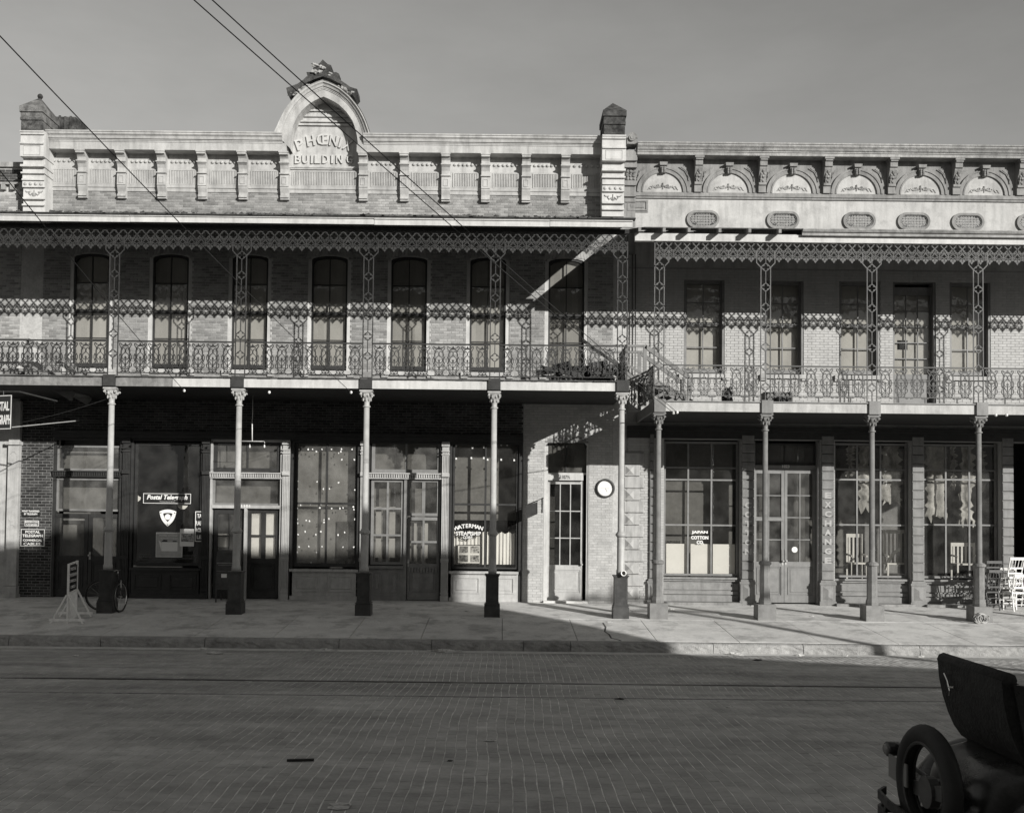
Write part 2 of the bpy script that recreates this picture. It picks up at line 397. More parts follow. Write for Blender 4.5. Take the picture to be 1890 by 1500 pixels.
# kerb stones
ks = put('kerb', None, None, (0, 19.2, -.3), kind='structure')
xj = [-14.2, -11.8, -9.35, -7.6, -5.62, -3.06, -1.3, .45, 1.35, 4.07, 5.78, 8.0, 10.1, 12.4, 14.9]
zt = ground(19.3)
for a, c in zip(xj, xj[1:]):
    b = MB(); r = random.Random(a)
    n = max(4, int((c-a)/.09)); rows = ((19.38, 0, .002), (19.225, -.002, .004), (19.18, -.022, .009), (19.165, -.06, .014), (19.16, -.10, .014), (19.155, -.145, .012), (19.15, -.23, .006))
    base = len(b.v)
    for i in range(n+1):
        x = a+.006+(c-a-.012)*i/n
        for (yy, dz, am) in rows: b.v.append((x, yy+r.uniform(-am, am), zt+dz+r.uniform(-am, am)*.5))
    k = len(rows)
    for i in range(n):
        for j in range(k-1): b.f.append((base+i*k+j, base+i*k+j+1, base+(i+1)*k+j+1, base+(i+1)*k+j))
    b.f.append(tuple(range(base, base+k))); b.f.append(tuple(reversed(range(base+n*k, base+(n+1)*k))))
    put('kerb_stone', (b, M['kerb']), ks)
# sidewalk slabs
sw = put('sidewalk', None, None, (0, 22, -.1), kind='structure')
b = MB()
for a, c in ((21.8, 24.9), (19.36, 21.8)): b.quad((-40, a, ground(a)-.02), (40, a, ground(a)-.02), (40, c, ground(min(c, W))-.02), (-40, c, ground(min(c, W))-.02))
b.quad((-40, 19.2, -.42), (40, 19.2, -.42), (40, 19.36, ground(19.36)-.02), (-40, 19.36, ground(19.36)-.02))
put('slab_bed', (b, M['roof']), sw)
jx = [(-15.4), (-13.9), (-12.4), (-10.9), (-9.3), (-7.7)] + [ax(p, y, 21.6) for p, y in ((416, 1137), (547, 1135), (673, 1138), (792, 1136), (927, 1136), (1052, 1138), (1184, 1140), (1320, 1144), (1455, 1148), (1583, 1146), (1713, 1148), (1845, 1149))]
jx += [jx[-1]+1.52, jx[-1]+3.04]
def slab(xa, xb, ya, yb, g=.007):
    b = MB(); za, zb = ground(ya), ground(yb); dz = random.uniform(-.002, .002)
    n = 1; xa += g; xb -= g; ya += g; yb -= g
    b.v = [(xa, ya, za+dz), (xb, ya, za+dz), (xb, yb, zb+dz), (xa, yb, zb+dz), (xa-.004, ya-.004, za-.03), (xb+.004, ya-.004, za-.03), (xb+.004, yb+.004, zb-.03), (xa-.004, yb+.004, zb-.03)]
    b.f = [(0, 1, 2, 3), (4, 5, 1, 0), (5, 6, 2, 1), (6, 7, 3, 2), (7, 4, 0, 3)]
    return b
for a, c in zip(jx, jx[1:]):
    put('slab', (slab(a, c, 19.385, 21.78), M['concrete']), sw)
for i in range(0, len(jx)-1, 2):
    put('slab', (slab(jx[i], jx[min(i+2, len(jx)-1)], 21.80, 25.0 if i == 0 else 24.9, .002), M['concrete']), sw)
# the broken corner of a slab: an open crack
b = MB(); cx = [(1113, 1149), (1118, 1157), (1116, 1165), (1124, 1170), (1128, 1177), (1141, 1180), (1146, 1183)]
pts = []
for px, py in cx:
    lo = 19.4; hi = 21.8
    for _ in range(30):
        m_ = (lo+hi)/2
        if at(px, py, m_)[1] > ground(m_): lo = m_      # ray still above the ground: go farther
        else: hi = m_
    Y = (lo+hi)/2; pts.append((at(px, py, Y)[0], Y, ground(Y)+.001))
for p, q in zip(pts, pts[1:]): b.beam(p, q, .03, .004)
put('crack', (b, M['roof']), sw)

# ------------------------------------------------------------------ brickwork
class Open:
    def __init__(s, x0, x1, z0, z1, rise=0): s.x0, s.x1, s.z0, s.z1, s.rise = x0, x1, z0, z1, rise
    def span(s, z):
        if z < s.z0 or z > s.z1: return None
        if s.rise and z > s.z1-s.rise:
            t = 1-(z-(s.z1-s.rise))/s.rise; h = (s.x1-s.x0)/2; c = (s.x0+s.x1)/2
            k = math.sqrt(max(0, 1-(1-t)**2)); return (c-h*k, c+h*k)
        return (s.x0, s.x1)
def bricks(parent, xa, xb, za, zb, opens, m, Y=W, L=.188, H=.056, J=.009, single=0, zone=None, seed=1):
    r = random.Random(seed); big = MB(); full = []; z = za; row = 0; P = H+J
    while z+H <= zb+1e-6:
        zm = z+H/2; ints = [(xa, xb)]
        for o in opens:
            s1, s2 = o.span(z+.002), o.span(z+H-.002)
            sp = s1 or s2
            if s1 and s2: sp = (min(s1[0], s2[0]), max(s1[1], s2[1]))
            if sp:
                new = []
                for a, c in ints:
                    if sp[1] <= a or sp[0] >= c: new.append((a, c)); continue
                    if sp[0] > a: new.append((a, sp[0]))
                    if sp[1] < c: new.append((sp[1], c))
                ints = new
        for a, c in ints:
            x = a - ((a*1.0) % (L+J)) - (L+J) + (.5*(L+J) if row % 2 else 0)
            while x < c:
                x0, x1 = max(x, a+.003), min(x+L, c-.003)
                x += L+J
                if x1-x0 < .03: continue
                d = r.gauss(0, .0012)
                isf = x1-x0 > L-.002
                if single and isf and zone and zone[0] < x0 < zone[1] and zone[2] < z < zone[3]: full.append((x0, z, d))
                else: big.bev(x0, x1, Y-.006+d, Y+.004, z, z+H, .003)
        z += P; row += 1
    r.shuffle(full); full.sort(key=lambda q: 0)
    # keep whole courses together: the ones nearest the picture centre
    full.sort(key=lambda q: abs(q[0]-(zone[0]+zone[1])/2) if zone else 0)
    me = MB().bev(0, L, -.006, .004, 0, H, .003).mesh('brick', m)
    for i, (x0, z, d) in enumerate(full):
        if i < single: put('brick', me, parent, (x0, Y+d, z))
        else: big.bev(x0, x0+L, Y-.006+d, Y+.004, z, z+H, .003)
    o = put('brickwork', (big, m), parent); o['kind'] = 'stuff'
def wall_boxes(b, xa, xb, za, zb, opens, Y0, Y1):
    xs = sorted(set([xa, xb]+[o.x0 for o in opens]+[o.x1 for o in opens])); xs = [x for x in xs if xa <= x <= xb]
    for a, c in zip(xs, xs[1:]):
        m_ = (a+c)/2; cur = za
        for o in sorted([o for o in opens if o.x0 < m_ < o.x1], key=lambda o: o.z0):
            if o.z0 > cur: b.box(a, c, Y0, Y1, cur, o.z0)
            cur = max(cur, o.z1)
        if cur < zb: b.box(a, c, Y0, Y1, cur, zb)
    for o in opens:
        if o.rise:
            cx = (o.x0+o.x1)/2; n = 8
            top = [(o.x0+(o.x1-o.x0)*i/n) for i in range(n+1)]
            h = (o.x1-o.x0)/2
            zz = [o.z1-o.rise+o.rise*math.sqrt(max(0, 1-((x-cx)/h)**2)) for x in top]
            for i in range(n):
                b.prism([(top[i], zz[i]), (top[i+1], zz[i+1]), (top[i+1], o.z1+.001), (top[i], o.z1+.001)], Y0+.0005, Y1-.001)
def shell(parent, x0, x1, ztop, zf, Y1=38, wall=None, room=None):
    """back, sides, roof and floors of a building behind its facade"""
    b = MB(); b.box(x0+.02, x0+.3, W+.35, Y1, -.3, ztop); b.box(x1-.3, x1-.02, W+.35, Y1, -.3, ztop); b.box(x0+.3, x1-.3, Y1-.3, Y1, -.3, ztop)
    put('rear_wall', (b, wall or M['brickD']), parent)
    b = MB(); b.box(x0+.3, x1-.3, W+.36, Y1-.3, ztop-.2, ztop); put('roof', (b, M['roof']), parent)
    b = MB(); b.box(x0+.3, x1-.3, W+.36, Y1-.3, -.02, .01); b.box(x0+.3, x1-.3, W+.36, Y1-.3, zf-.3, zf); b.box(x0+.3, x1-.3, W+5, W+5.1, .01, zf-.3)
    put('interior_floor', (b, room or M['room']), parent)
def raised(b, x0, x1, z0, z1, Y, fr=.04, d=.02):
    """a moulded panel: border strip proud, field set back, raised centre"""
    for a in ((x0, x1, z0, z0+fr*.5), (x0, x1, z1-fr*.5, z1), (x0, x0+fr*.5, z0+fr*.5, z1-fr*.5), (x1-fr*.5, x1, z0+fr*.5, z1-fr*.5)):
        b.box(a[0], a[1], Y-d, Y+.003, a[2], a[3])
    n = fr*1.4
    if x1-x0 > 2.6*n and z1-z0 > 2.6*n: b.bev(x0+n, x1-n, Y-d*.8, Y+.003, z0+n, z1-n, .012)
def glazing(parent, x0, x1, z0, z1, Y, nx, nz, fm, g, fr=.05, mun=.022, d=.05, name='window', rows=None, cols=None, both=True):
    """a window: frame with glazing bars (part) and its panes (sub-parts)"""
    b = MB()
    b.box(x0, x0+fr, Y, Y+d, z0, z1); b.box(x1-fr, x1, Y, Y+d, z0, z1); b.box(x0+fr, x1-fr, Y, Y+d, z0, z0+fr); b.box(x0+fr, x1-fr, Y, Y+d, z1-fr, z1)
    cx = [x0+fr] + (cols or [x0+fr+(x1-x0-2*fr)*i/nx for i in range(1, nx)]) + [x1-fr]
    cz = [z0+fr] + (rows or [z0+fr+(z1-z0-2*fr)*i/nz for i in range(1, nz)]) + [z1-fr]
    for c in cx[1:-1]: b.box(c-mun/2, c+mun/2, Y+.004, Y+d*.8, z0+fr, z1-fr)
    for c in cz[1:-1]:
        for p, q in zip(cx, cx[1:]):
            b.box(p+(mun/2 if p > x0+fr+.001 else 0), q-(mun/2 if q < x1-fr-.001 else 0), Y+.006, Y+d*.75, c-mun/2, c+mun/2)
    w = put(name, (b, fm), parent, (0, 0, 0) if False else (0, 0, 0))
    for p, q in zip(cx, cx[1:]):
        for s, t in zip(cz, cz[1:]):
            m_ = MB(); y = Y+d*.5+random.uniform(0, .002); e = random.uniform(-.0012, .0012)
            m_.quad((p, y, s), (q, y+e, s), (q, y-e, t), (p, y, t)); put('pane', (m_, g), w)
    return w
# ================================================================== PHOENIX BUILDING
XL0, XL1 = wx(38, 700), wx(1157, 700)
PB = thing('commercial_building', 'two-storey white brick building with a pointed arch pediment reading PHOENIX BUILDING', 'building', ((XL0+XL1)/2, W, 0))
ZST = 3.92                                    # top of the shopfronts
# upper windows
uw = [(275.5, 349, 312), (422, 496, 459), (569.5, 643, 606), (715.5, 790, 753), (862.5, 936, 899), (1007, 1081, 1044)]
uw = [(129, 203, 166)] + uw
UO = []
for l, r, c in uw:
    cx = wx(c+1, 600); UO.append(Open(cx-.53, cx+.53, 5.64, 8.50, .16))
gz = 0
G0, G1 = wx(97, 960), wx(964, 960)
D0, D1 = wx(1004, 960), wx(1085, 960)
AI = (wx(534.5, 290), wx(661, 290))
TY = W+.05                                  # the tympanum lies back inside the arch
GO = [Open(G0, G1, -.2, ZST), Open(D0, D1, -.2, 4.06, .24)]
b = MB(); wall_boxes(b, XL0, XL1, -.3, 4.92, GO, W+.004, W+.36)
wall_boxes(b, XL0, XL1, 4.92, 11.2, UO+[Open(AI[0], AI[1], 10.62, 11.2)], W+.004, W+.36)
put('wall', (b, M['mortarL']), PB)
bricks(PB, XL0+.5, XL1-.35, 5.10, 9.46, UO, M['brickL'], single=150, zone=(-6.5, 2.2, 5.1, 6.9), seed=2)
bricks(PB, XL0+.05, XL1-.1, 9.48, 10.06, [], mat('parapet_brick', .28, .85, .2, 14, .4, island=.28, dirt=.2), single=140, zone=(-7, 2, 9.48, 10.1), seed=3)
# brickwork of the ground floor: dark red pier at the left, whitewashed pier and door wall at the right
b = MB(); b.box(XL0, G0, W-.001, W+.006, -.2, 4.9); b.box(G0, XL1-.35, W-.001, W+.003, ZST, 4.9); put('mortar', (b, M['mortarD']), PB)
bricks(PB, XL0+.01, G0-.02, -.02, 4.88, [], M['brickD'], seed=5, H=.058, J=.012)
bricks(PB, G0-.02, wx(964, 960), ZST+.05, 4.88, GO, M['brickD'], seed=6)
b = MB()
for a, c in ((G1, D0), (D1, XL1-.33)): b.box(a, c, W-.0015, W+.006, -.2, 4.9)
b.box(D0, D1, W-.0015, W+.003, 4.065, 4.9); put('mortar', (b, M['mortarP']), PB)
bricks(PB, G1+.02, XL1-.34, .0, 4.88, [Open(D0-.02, D1+.02, -.2, 4.08, .24)], M['brickP'], seed=7, single=10, zone=(2.2, 3, .3, 3), J=.009)
shell(PB, XL0, XL1, 9.6, 4.95)
# ---- upper windows
def sash_window(parent, o, gy, frm, sm, g, shade, sill=True, rise=.16, r=.07, meet=7.08, case=.085, cols=2, bars=True, shz=None, zt=None):
    x0, x1 = o.x0, o.x1; b = MB()
    for a, c in ((x0, x0+case), (x1-case, x1)): b.box(a, c, W+.01, W+.16, o.z0, o.z1-rise*.6)
    w = put('window', (b, frm), parent)
    # sash frames
    a, c = x0+case, x1-case; b = MB(); y0, y1 = W+r, W+r+.05; yu0, yu1 = y0-.03, y1-.03
    zt_ = o.z1-.06
    b.box(a, a+.045, y0, y1, o.z0+.05, meet); b.box(c-.045, c, y0, y1, o.z0+.05, meet); b.box(a+.045, c-.045, y0, y1, o.z0+.05, o.z0+.14); b.box(a+.045, c-.045, y0, y1, meet-.05, meet)
    b.box(a, a+.045, yu0, yu1, meet-.02, zt_); b.box(c-.045, c, yu0, yu1, meet-.02, zt_); b.box(a+.045, c-.045, yu0+.002, yu1, meet-.02, meet+.03)
    m_ = (a+c)/2; zl_, zu = (o.z0+.14+meet)/2-.02, (meet+zt_)/2+.02
    b.box(m_-.013, m_+.013, y0+.005, y1-.005, o.z0+.14, meet-.05); b.box(m_-.013, m_+.013, yu0+.005, yu1-.005, meet+.03, zt_-.01)
    b.box(a+.045, c-.045, y0+.008, y1-.008, zl_-.011, zl_+.011); b.box(a+.045, c-.045, yu0+.008, yu1-.008, zu-.011, zu+.011)
    n = 8; h = (c-a)/2
    if rise:                                  # arched head of the frame
        pr = [(a+(c-a)*i/n) for i in range(n+1)]
        zz = [o.z1-rise-.05+rise*math.sqrt(max(0, 1-((x-m_)/h)**2)) for x in pr]
        for i in range(n): b.prism([(pr[i], zz[i]), (pr[i+1], zz[i+1]), (pr[i+1], o.z1), (pr[i], o.z1)], yu0-.01, yu1+.04)
    else: b.box(a, c, yu0-.01, yu1+.04, zt_-.02, o.z1)
    put('sash', (b, sm), w)
    for (p, q) in ((a+.045, m_), (m_, c-.045)):
        for (s, t, y) in ((o.z0+.14, zl_, y0+.03), (zl_, meet-.05, y0+.03), (meet+.03, zu, yu0+.025), (zu, zt_, yu0+.025)):
            put('pane', (MB().quad((p, y, s), (q, y+random.uniform(-.002, .002), s), (q, y, t), (p, y, t)), g), w)
    zb = shz if shz is not None else o.z0+.05
    q = MB(); nn = 6
    for i in range(nn):
        xa, xc = a+(c-a)*i/nn, a+(c-a)*(i+1)/nn
        ya, yc = W+r+.10+.006*math.sin(i*1.9+x0), W+r+.10+.006*math.sin((i+1)*1.9+x0)
        q.quad((xa, ya, zb), (xc, yc, zb), (xc, yc, o.z1), (xa, ya, o.z1))
    put('shade', (q, shade), w)
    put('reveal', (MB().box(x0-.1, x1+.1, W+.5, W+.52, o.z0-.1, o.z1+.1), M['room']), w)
    if sill:
        s = MB(); s.box(x0-.12, x1+.12, W-.07, W+.12, o.z0-.10, o.z0-.002); s.box(x0-.12, x0+.05, W-.05, W+.004, o.z0-.15, o.z0-.10); s.box(x1-.05, x1+.12, W-.05, W+.004, o.z0-.15, o.z0-.10)
        put('sill', (s, M['cream']), w)
    return w
for i, o in enumerate(UO):
    sash_window(PB, o, 0, M['white'], M['dwood'], G['up'], M['shade'])
    # segmental brick arch over each window
    cx = (o.x0+o.x1)/2; q = MB()
    for k in range(15):
        t = -1+2*(k+.5)/15; x = cx+t*.6; z = o.z1-.16+.16*math.sqrt(max(0, 1-(t*.96)**2))+.02
        a = -t*.35; ca, sa = math.cos(a), math.sin(a)
        P = [(x+ca*u-sa*(-v), z+(-sa)*(-u)*0+ca*v+sa*u*0) for u, v in ((-.033, 0), (.033, 0), (.033, .2), (-.033, .2))]
        q.prism(P, W-.012, W+.004)
    put('brick_arch', (q, M['brickL']), PB)
# ---- parapet: frieze, brackets, cornice, arch
PX = lambda px: wx(px, 330)
def bandz(yc): return zl(yc, W)
b = MB()
x0, x1 = PX(92), PX(1112)
b.box(x0, x1, W-.05, W+.004, bandz(349), bandz(343)); b.box(x0, x1, W-.03, W+.004, bandz(356), bandz(349)-.001)
b.box(x0, x1, W-.035, W+.003, bandz(343)+.001, 10.62); 
put('frieze', (b, mat('frieze_paint', .40, .75, .15, 4, .15, streak=.3, dirt=.2)), PB)
b = MB(); b.box(x0, AI[0], W-.02, W+.0025, 10.621, 11.0); b.box(AI[1], x1, W-.02, W+.0025, 10.621, 11.0); put('frieze_band', (b, M['cream']), PB)
bk = [156, 228.5, 302, 376.5, 451, 527.5, 672, 747.5, 823.5, 896.5, 971, 1043]
bkx = [PX(p) for p in bk]
edges = [PX(92)+.0] + bkx + [PX(1110)]
BOSS = MB().tube([(0, -.02, 0), (0, -.055, 0), (0, -.065, 0)], .035, 10, [.036, .034, .015]).mesh('boss', M['cream'])
# reeded panels and round bosses between the brackets
for i, (a, c) in enumerate(zip(edges, edges[1:])):
    a_, c_ = a+(.17 if i else .05), c-.17
    if i == len(edges)-2: c_ = c-.02
    q = MB(); q.box(a_, c_, W-.055, W-.03, 10.225, 10.245); q.box(a_, c_, W-.055, W-.03, 10.575, 10.595); q.box(a_, a_+.03, W-.055, W-.03, 10.245, 10.575); q.box(c_-.03, c_, W-.055, W-.03, 10.245, 10.575)
    n = int((c_-a_-.06)/.04)
    for k in range(n):
        x = a_+.03+(c_-a_-.06)*(k+.5)/n; q.prism([(x-.013, W-.036), (x+.013, W-.036), (x+.006, W-.056), (x-.006, W-.056)], 10.25, 10.57, 'z')
    put('reeded_panel', (q, M['cream']), PB)
    if i == 6: continue
    nb = max(3, int(round((c-a-.3)/.115)))
    for k in range(nb): put('boss', BOSS, PB, (a_+(c_-a_)*(k+.5)/nb, W, 10.80))
# scrolled bracket (one mesh, shared)
prof = [(0, 9.86), (-.10, 9.86), (-.10, 9.90), (-.135, 9.90), (-.135, 9.955), (-.09, 9.965), (-.10, 10.02), (-.15, 10.13), (-.15, 10.16), (-.17, 10.17), (-.17, 10.45), (-.20, 10.46), (-.20, 10.49),
        (-.15, 10.50), (-.15, 10.60), (-.19, 10.68), (-.24, 10.72), (-.24, 10.76), (-.20, 10.77), (-.21, 10.84), (-.27, 10.90), (-.33, 10.91), (-.33, 10.99), (0, 10.99)]
q = MB(); q.prism([(y, z) for y, z in prof], -.105, .105, 'x')
q.box(-.12, .12, -.345, -.30, 10.955, 10.985); q.box(-.12, .12, -.255, -.18, 10.725, 10.755); q.box(-.12, .12, -.215, -.1, 10.462, 10.488)
for (a, c, d, e) in ((-.06, .06, 10.22, 10.235), (-.06, .06, 10.385, 10.40), (-.06, -.045, 10.235, 10.385), (.045, .06, 10.235, 10.385)): q.box(a, c, -.182, -.165, d, e)
bme = q.mesh('bracket', M['cream'])
for x in bkx: put('bracket', bme, PB, (x, W, 0))
# cornice: one moulding profile swept over the straight runs, in lengths
cprof = [(0, 10.99), (-.33, 10.99), (-.33, 11.17), (-.345, 11.175), (-.345, 11.20), (-.36, 11.21), (-.36, 11.235), (-.39, 11.24), (-.41, 11.30), (-.45, 11.335), (-.45, 11.375), (-.47, 11.38), (-.47, 11.41), (0, 11.45)]
def cornice(xa, xb): return MB().prism([(W+y, z) for y, z in cprof], xa, xb, 'x')
ca, cb = ax(512, 250, 24.3), ax(680, 250, 24.3)
runs = [(PX(78)-.05, -7.6), (-7.597, ca+.12), (cb-.12, -.9), (-.897, ax(1111, 250, 24.3))]
for a, c in runs: put('cornice', (cornice(a, c), M['cream']), PB)
for a, c in ((ca+.121, AI[0]-.01), (AI[1]+.01, cb-.121)): put('arch_foot', (MB().box(a, c, W-.328, W, 10.992, 11.19), M['cream']), PB)
b = MB(); b.box(XL0, AI[0]-.1, W+.02, W+.45, 11.15, 11.36); b.box(AI[1]+.1, XL1, W+.02, W+.45, 11.15, 11.36); put('parapet', (b, M['stone']), PB)
# ---- the arch
acx = ax(596.5, 240, 24.3)
def A(px, py, Y=24.32): return at(px, py, Y)
outer = [(508, 246), (513, 236), (519, 222), (528, 205), (539, 190), (552, 175), (568, 163), (585, 155), (597, 151)]
inner = [(534.5, 273), (536, 250), (540, 232), (547, 217), (556, 204), (568, 193), (582, 184), (597, 178)]
out2 = [(597, 151), (611, 155), (628, 164), (645, 178), (658, 193), (669, 209), (677, 226), (682, 240), (684, 246)]
in2 = [(597, 178), (611, 184), (626, 193), (639, 206), (650, 221), (656, 238), (659.5, 255), (661, 273)]
def resample(pts, n):
    L_ = [0]
    for p, q in zip(pts, pts[1:]): L_.append(L_[-1]+math.dist(p, q))
    res = []
    for i in range(n+1):
        t = L_[-1]*i/n; k = 0
        while k < len(L_)-2 and L_[k+1] < t: k += 1
        f = (t-L_[k])/max(1e-9, L_[k+1]-L_[k]); res.append((pts[k][0]+(pts[k+1][0]-pts[k][0])*f, pts[k][1]+(pts[k+1][1]-pts[k][1])*f))
    return res
O = resample([A(*p) for p in outer], 12)+resample([A(*p) for p in out2], 12)[1:]
I = resample([A(*p) for p in inner], 12)+resample([A(*p) for p in in2], 12)[1:]
def lerp(p, q, t): return (p[0]+(q[0]-p[0])*t, p[1]+(q[1]-p[1])*t)
steps = [(0, -.33), (.48, -.33), (.50, -.345), (.56, -.345), (.58, -.36), (.66, -.36), (.68, -.39), (.80, -.41), (.88, -.45), (.95, -.45), (1.0, -.47), (1.0, .3)]
q = MB(); rows = [[(*lerp(I[i], O[i], t),) for i in range(25)] for t, d in steps]
n0 = len(q.v)
for (t, d), row in zip(steps, rows): q.v += [(p[0], W+d, p[1]) for p in row]
inn = [(p[0], TY+.03, p[1]) for p in I]; q.v += inn       # reveal
ks = len(steps)
for k in range(ks-1):
    for i in range(24): q.f.append((n0+k*25+i, n0+k*25+i+1, n0+(k+1)*25+i+1, n0+(k+1)*25+i))
for i in range(24): q.f.append((n0+ks*25+i, n0+ks*25+i+1, n0+i+1, n0+i))
put('arch', (q, M['cream']), PB)
# tympanum behind the arch
P = [lerp(I[i], O[i], .6) for i in range(25)]
q = MB(); q.prism([(P[0][0], 10.62)]+P+[(P[-1][0], 10.62)], TY, W+.35); put('tympanum', (q, M['cream']), PB)
q = MB()
for py, h, dd in ((204, 1.2, .05), (213, 2.5, .045), (224, 1.2, .05), (230, 1.5, .055)):
    a, c = (560, 640) if py < 210 else (555, 645) if py < 220 else (549, 650)
    q.box(wx(a, py), wx(c, py), TY-dd, TY+.002, az_(597, py+h, W), az_(597, py-h, W))
for k in range(9):
    x, z = at(573+k*7, 210, W); q.tube([(x, TY+.01, z), (x, TY-.03, z), (x, TY-.04, z)], .03, 8, [.028, .026, .01])
put('moulding', (q, M['cream']), PB)
q = MB(); xa, xb = PX(534), PX(664); q.box(xa, xb, W-.075, W-.03, az_(597, 312, W), az_(597, 309.5, W)); put('ledge', (q, M['cream']), PB)
# raised letters: PHOENIX on an arc, BUILDING straight
LM = mat('raised_letter_stone', .50, .8, .12, 8, .1)
for ch, px, py, rot in (('P', 553, 266.5, -20), ('H', 573, 259.5, -11), ('\u0152', 594.5, 257, -3), ('N', 615.5, 259, 7), ('I', 628.5, 262.5, 14), ('X', 642, 267, 22)):
    x, z = at(px, py, W); text(ch, .275, LM, PB, x, TY, z, depth=.045, bold=.015, ang=math.radians(rot), name='letter', width={'\u0152': .27, 'I': .055}.get(ch, .19))
for ch, px in zip('BUILDING', (549.5, 563, 575.5, 586, 600.5, 613, 626, 645)):
    x, z = at(px, 293.5, W); text(ch, .215, LM, PB, x, TY, z, depth=.045, bold=.015, name='letter', width={'I': .05}.get(ch, .15))
# crumbling crest on the arch
q = MB()
def crest(pts, y0, y1):
    q.prism([A(*p, Y=24.45) for p in pts], y0, y1)
crest([(531, 168), (533, 178), (537, 184), (552, 170), (570, 157), (588, 150), (597, 147), (612, 151), (630, 160), (645, 172), (657, 186), (662, 180), (661, 170), (648, 166), (640, 160), (628, 152), (622, 145), (568, 147), (563, 152), (552, 160)], 24.28, 24.72)
crest([(567, 137), (570, 148), (624, 150), (627, 140), (622, 137), (605, 138), (585, 137)], 24.34, 24.66)
crest([(579, 123), (579, 138), (614, 138), (615, 131), (612, 123), (606, 121), (588, 121)], 24.38, 24.62)
crest([(586, 121), (591, 117), (596, 111), (601, 116), (607, 121)], 24.42, 24.58)
put('crest', (q, M['sooty']), PB)
for k in range(34):
    q = MB()
    r = random.Random(k); px = r.choice((r.uniform(535, 575), r.uniform(620, 658), r.uniform(575, 618))); py = {0: 0}.get(0) or (150+abs(px-597)*.45 if abs(px-597) > 22 else r.uniform(122, 148))
    x, z = A(px, py, 24.4); q.blob((x, 24.3+r.random()*.1, z), r.uniform(.03, .075), k, sq=(1.3, .8, .7), j=.4)
    put('broken_stone', (q, M['stone']), PB)
# ---- end piers
def pier(px0t, px1t, px0b, px1b, ytop, ycap, side, ball, flute=False):
    Yf = 24.05
    X0, X1 = ax(px0t, 300, Yf), ax(px1t, 300, Yf); wd_ = X1-X0; cx = (X0+X1)/2
    z = lambda py: az_((px0t+px1t)/2, py, Yf)
    rows = [(400, 387, .36), (387, 376, .44), (376, 373, .50), (373, 364, .42), (364, 361, .50), (361, 342, .44), (342, 330, .50), (330, 327, .54), (327, 318, .50), (318, 315, .56), (315, 306, .50),
            (306, 302, .60), (302, 288, .48), (288, 266, .62), (266, 263, .66), (263, 248, .60), (248, 244, .64), (244, 241, .66)]
    sh = 8 if side > 0 else 0
    b = MB()
    for yb, yt, d in rows: b.box(cx-wd_/2-(.02 if d > .55 else 0), cx+wd_/2+(.02 if d > .55 else 0), W-d*1.0+.02, W+.3, z(yb+sh), z(yt+sh)-.0005)
    put('pier', (b, M['white']), PB)
    for k in range(4):
        b = MB()
        x = cx-wd_*.36+wd_*.24*k; zz = z(336+sh); y = W-.50+.02
        b.tube([(x, y+.01, zz), (x, y-.02, zz), (x, y-.03, zz)], .04, 10, [.04, .038, .015]); put('boss', (b, M['cream']), PB)
    b = MB(); yy = W-.44+.015; zz = z(352+sh)
    for sgn in (-1, 1):
        pts = [(cx+sgn*.03, zz-.07), (cx+sgn*.04, zz+.0), (cx+sgn*.09, zz-.05), (cx+sgn*.13, zz+.0), (cx+sgn*.10, zz+.04)]
        b.iron(pts, .014, yy-.012, yy+.01); b.iron([(cx+sgn*.12, zz+.03), (cx+sgn*.18, zz+.025), (cx+sgn*.21, zz+.06)], .014, yy-.012, yy+.01)
    b.iron([(cx, zz-.08), (cx, zz+.08)], .012, yy-.012, yy+.01)
    put('ornament', (b, M['greystone']), PB)
    # recessed rectangular panel edge
    b = MB(); y = W-.62+.02
    for a in ((-.38, .38, 269.2, 268), (-.38, .38, 286, 284.8)): b.box(cx+wd_*a[0], cx+wd_*a[1], y-.008, y+.002, z(a[2]+sh), z(a[3]+sh))
    for a in (-.38, .36): b.box(cx+wd_*a, cx+wd_*(a+.02), y-.008, y+.002, z(284.8+sh), z(269.2+sh))
    put('moulding', (b, M['cream']), PB)
    # cap stone
    b = MB(); y0, y1 = 24.02, 24.85; e = .0
    z0, z1, z2 = z(241+sh)+.0, z(206), z(ytop+ (0))
    zc = [az_(cx*76+925, py, Yf) for py in (ycap, )]
    zb = z(241+sh); ze = az_((px0t+px1t)/2, ycap, Yf); zt_ = az_((px0t+px1t)/2, ytop, 24.45)
    h = ze-zb
    b.box(cx-wd_*.47, cx+wd_*.47, y0, y1, zb, zb+h*.42); b.box(cx-wd_*.50, cx+wd_*.50, y0-.03, y1+.03, zb+h*.42, zb+h*.52); b.box(cx-wd_*.49, cx+wd_*.49, y0-.015, y1, zb+h*.52, zb+h*.76)
    b.box(cx-wd_*.53, cx+wd_*.53, y0-.05, y1+.05, zb+h*.76, ze)
    n = len(b.v); hw = wd_*.53; b.v += [(cx-hw, y0-.05, ze), (cx+hw, y0-.05, ze), (cx+hw, y1+.05, ze), (cx-hw, y1+.05, ze), (cx, (y0+y1)/2, zt_)]
    b.f += [(n, n+1, n+4), (n+1, n+2, n+4), (n+2, n+3, n+4), (n+3, n, n+4)]
    cp = put('pier_cap', (b, M['sooty'] if side > 0 else mat('stained_cap_stone', .13, .9, .7, 6, .6, dirt=.7)), PB)
    if ball:
        q = MB(); q.blob((cx, (y0+y1)/2, zt_+.03), .065, 3, 12, 8, j=.02); put('ball', (q, M['sooty'], 1), cp)
    return cx, wd_
pier(37, 78, 50, 90, 181, 198, -1, True)
pier(1113, 1154, 1109, 1150, 191, 206, 1, False)
b = MB(); Yc = 27.5; x0, z0 = at(89, 236, Yc); x1, z1 = at(140, 216, Yc); b.box(x0, x1, Yc, Yc+.8, 9, z1)
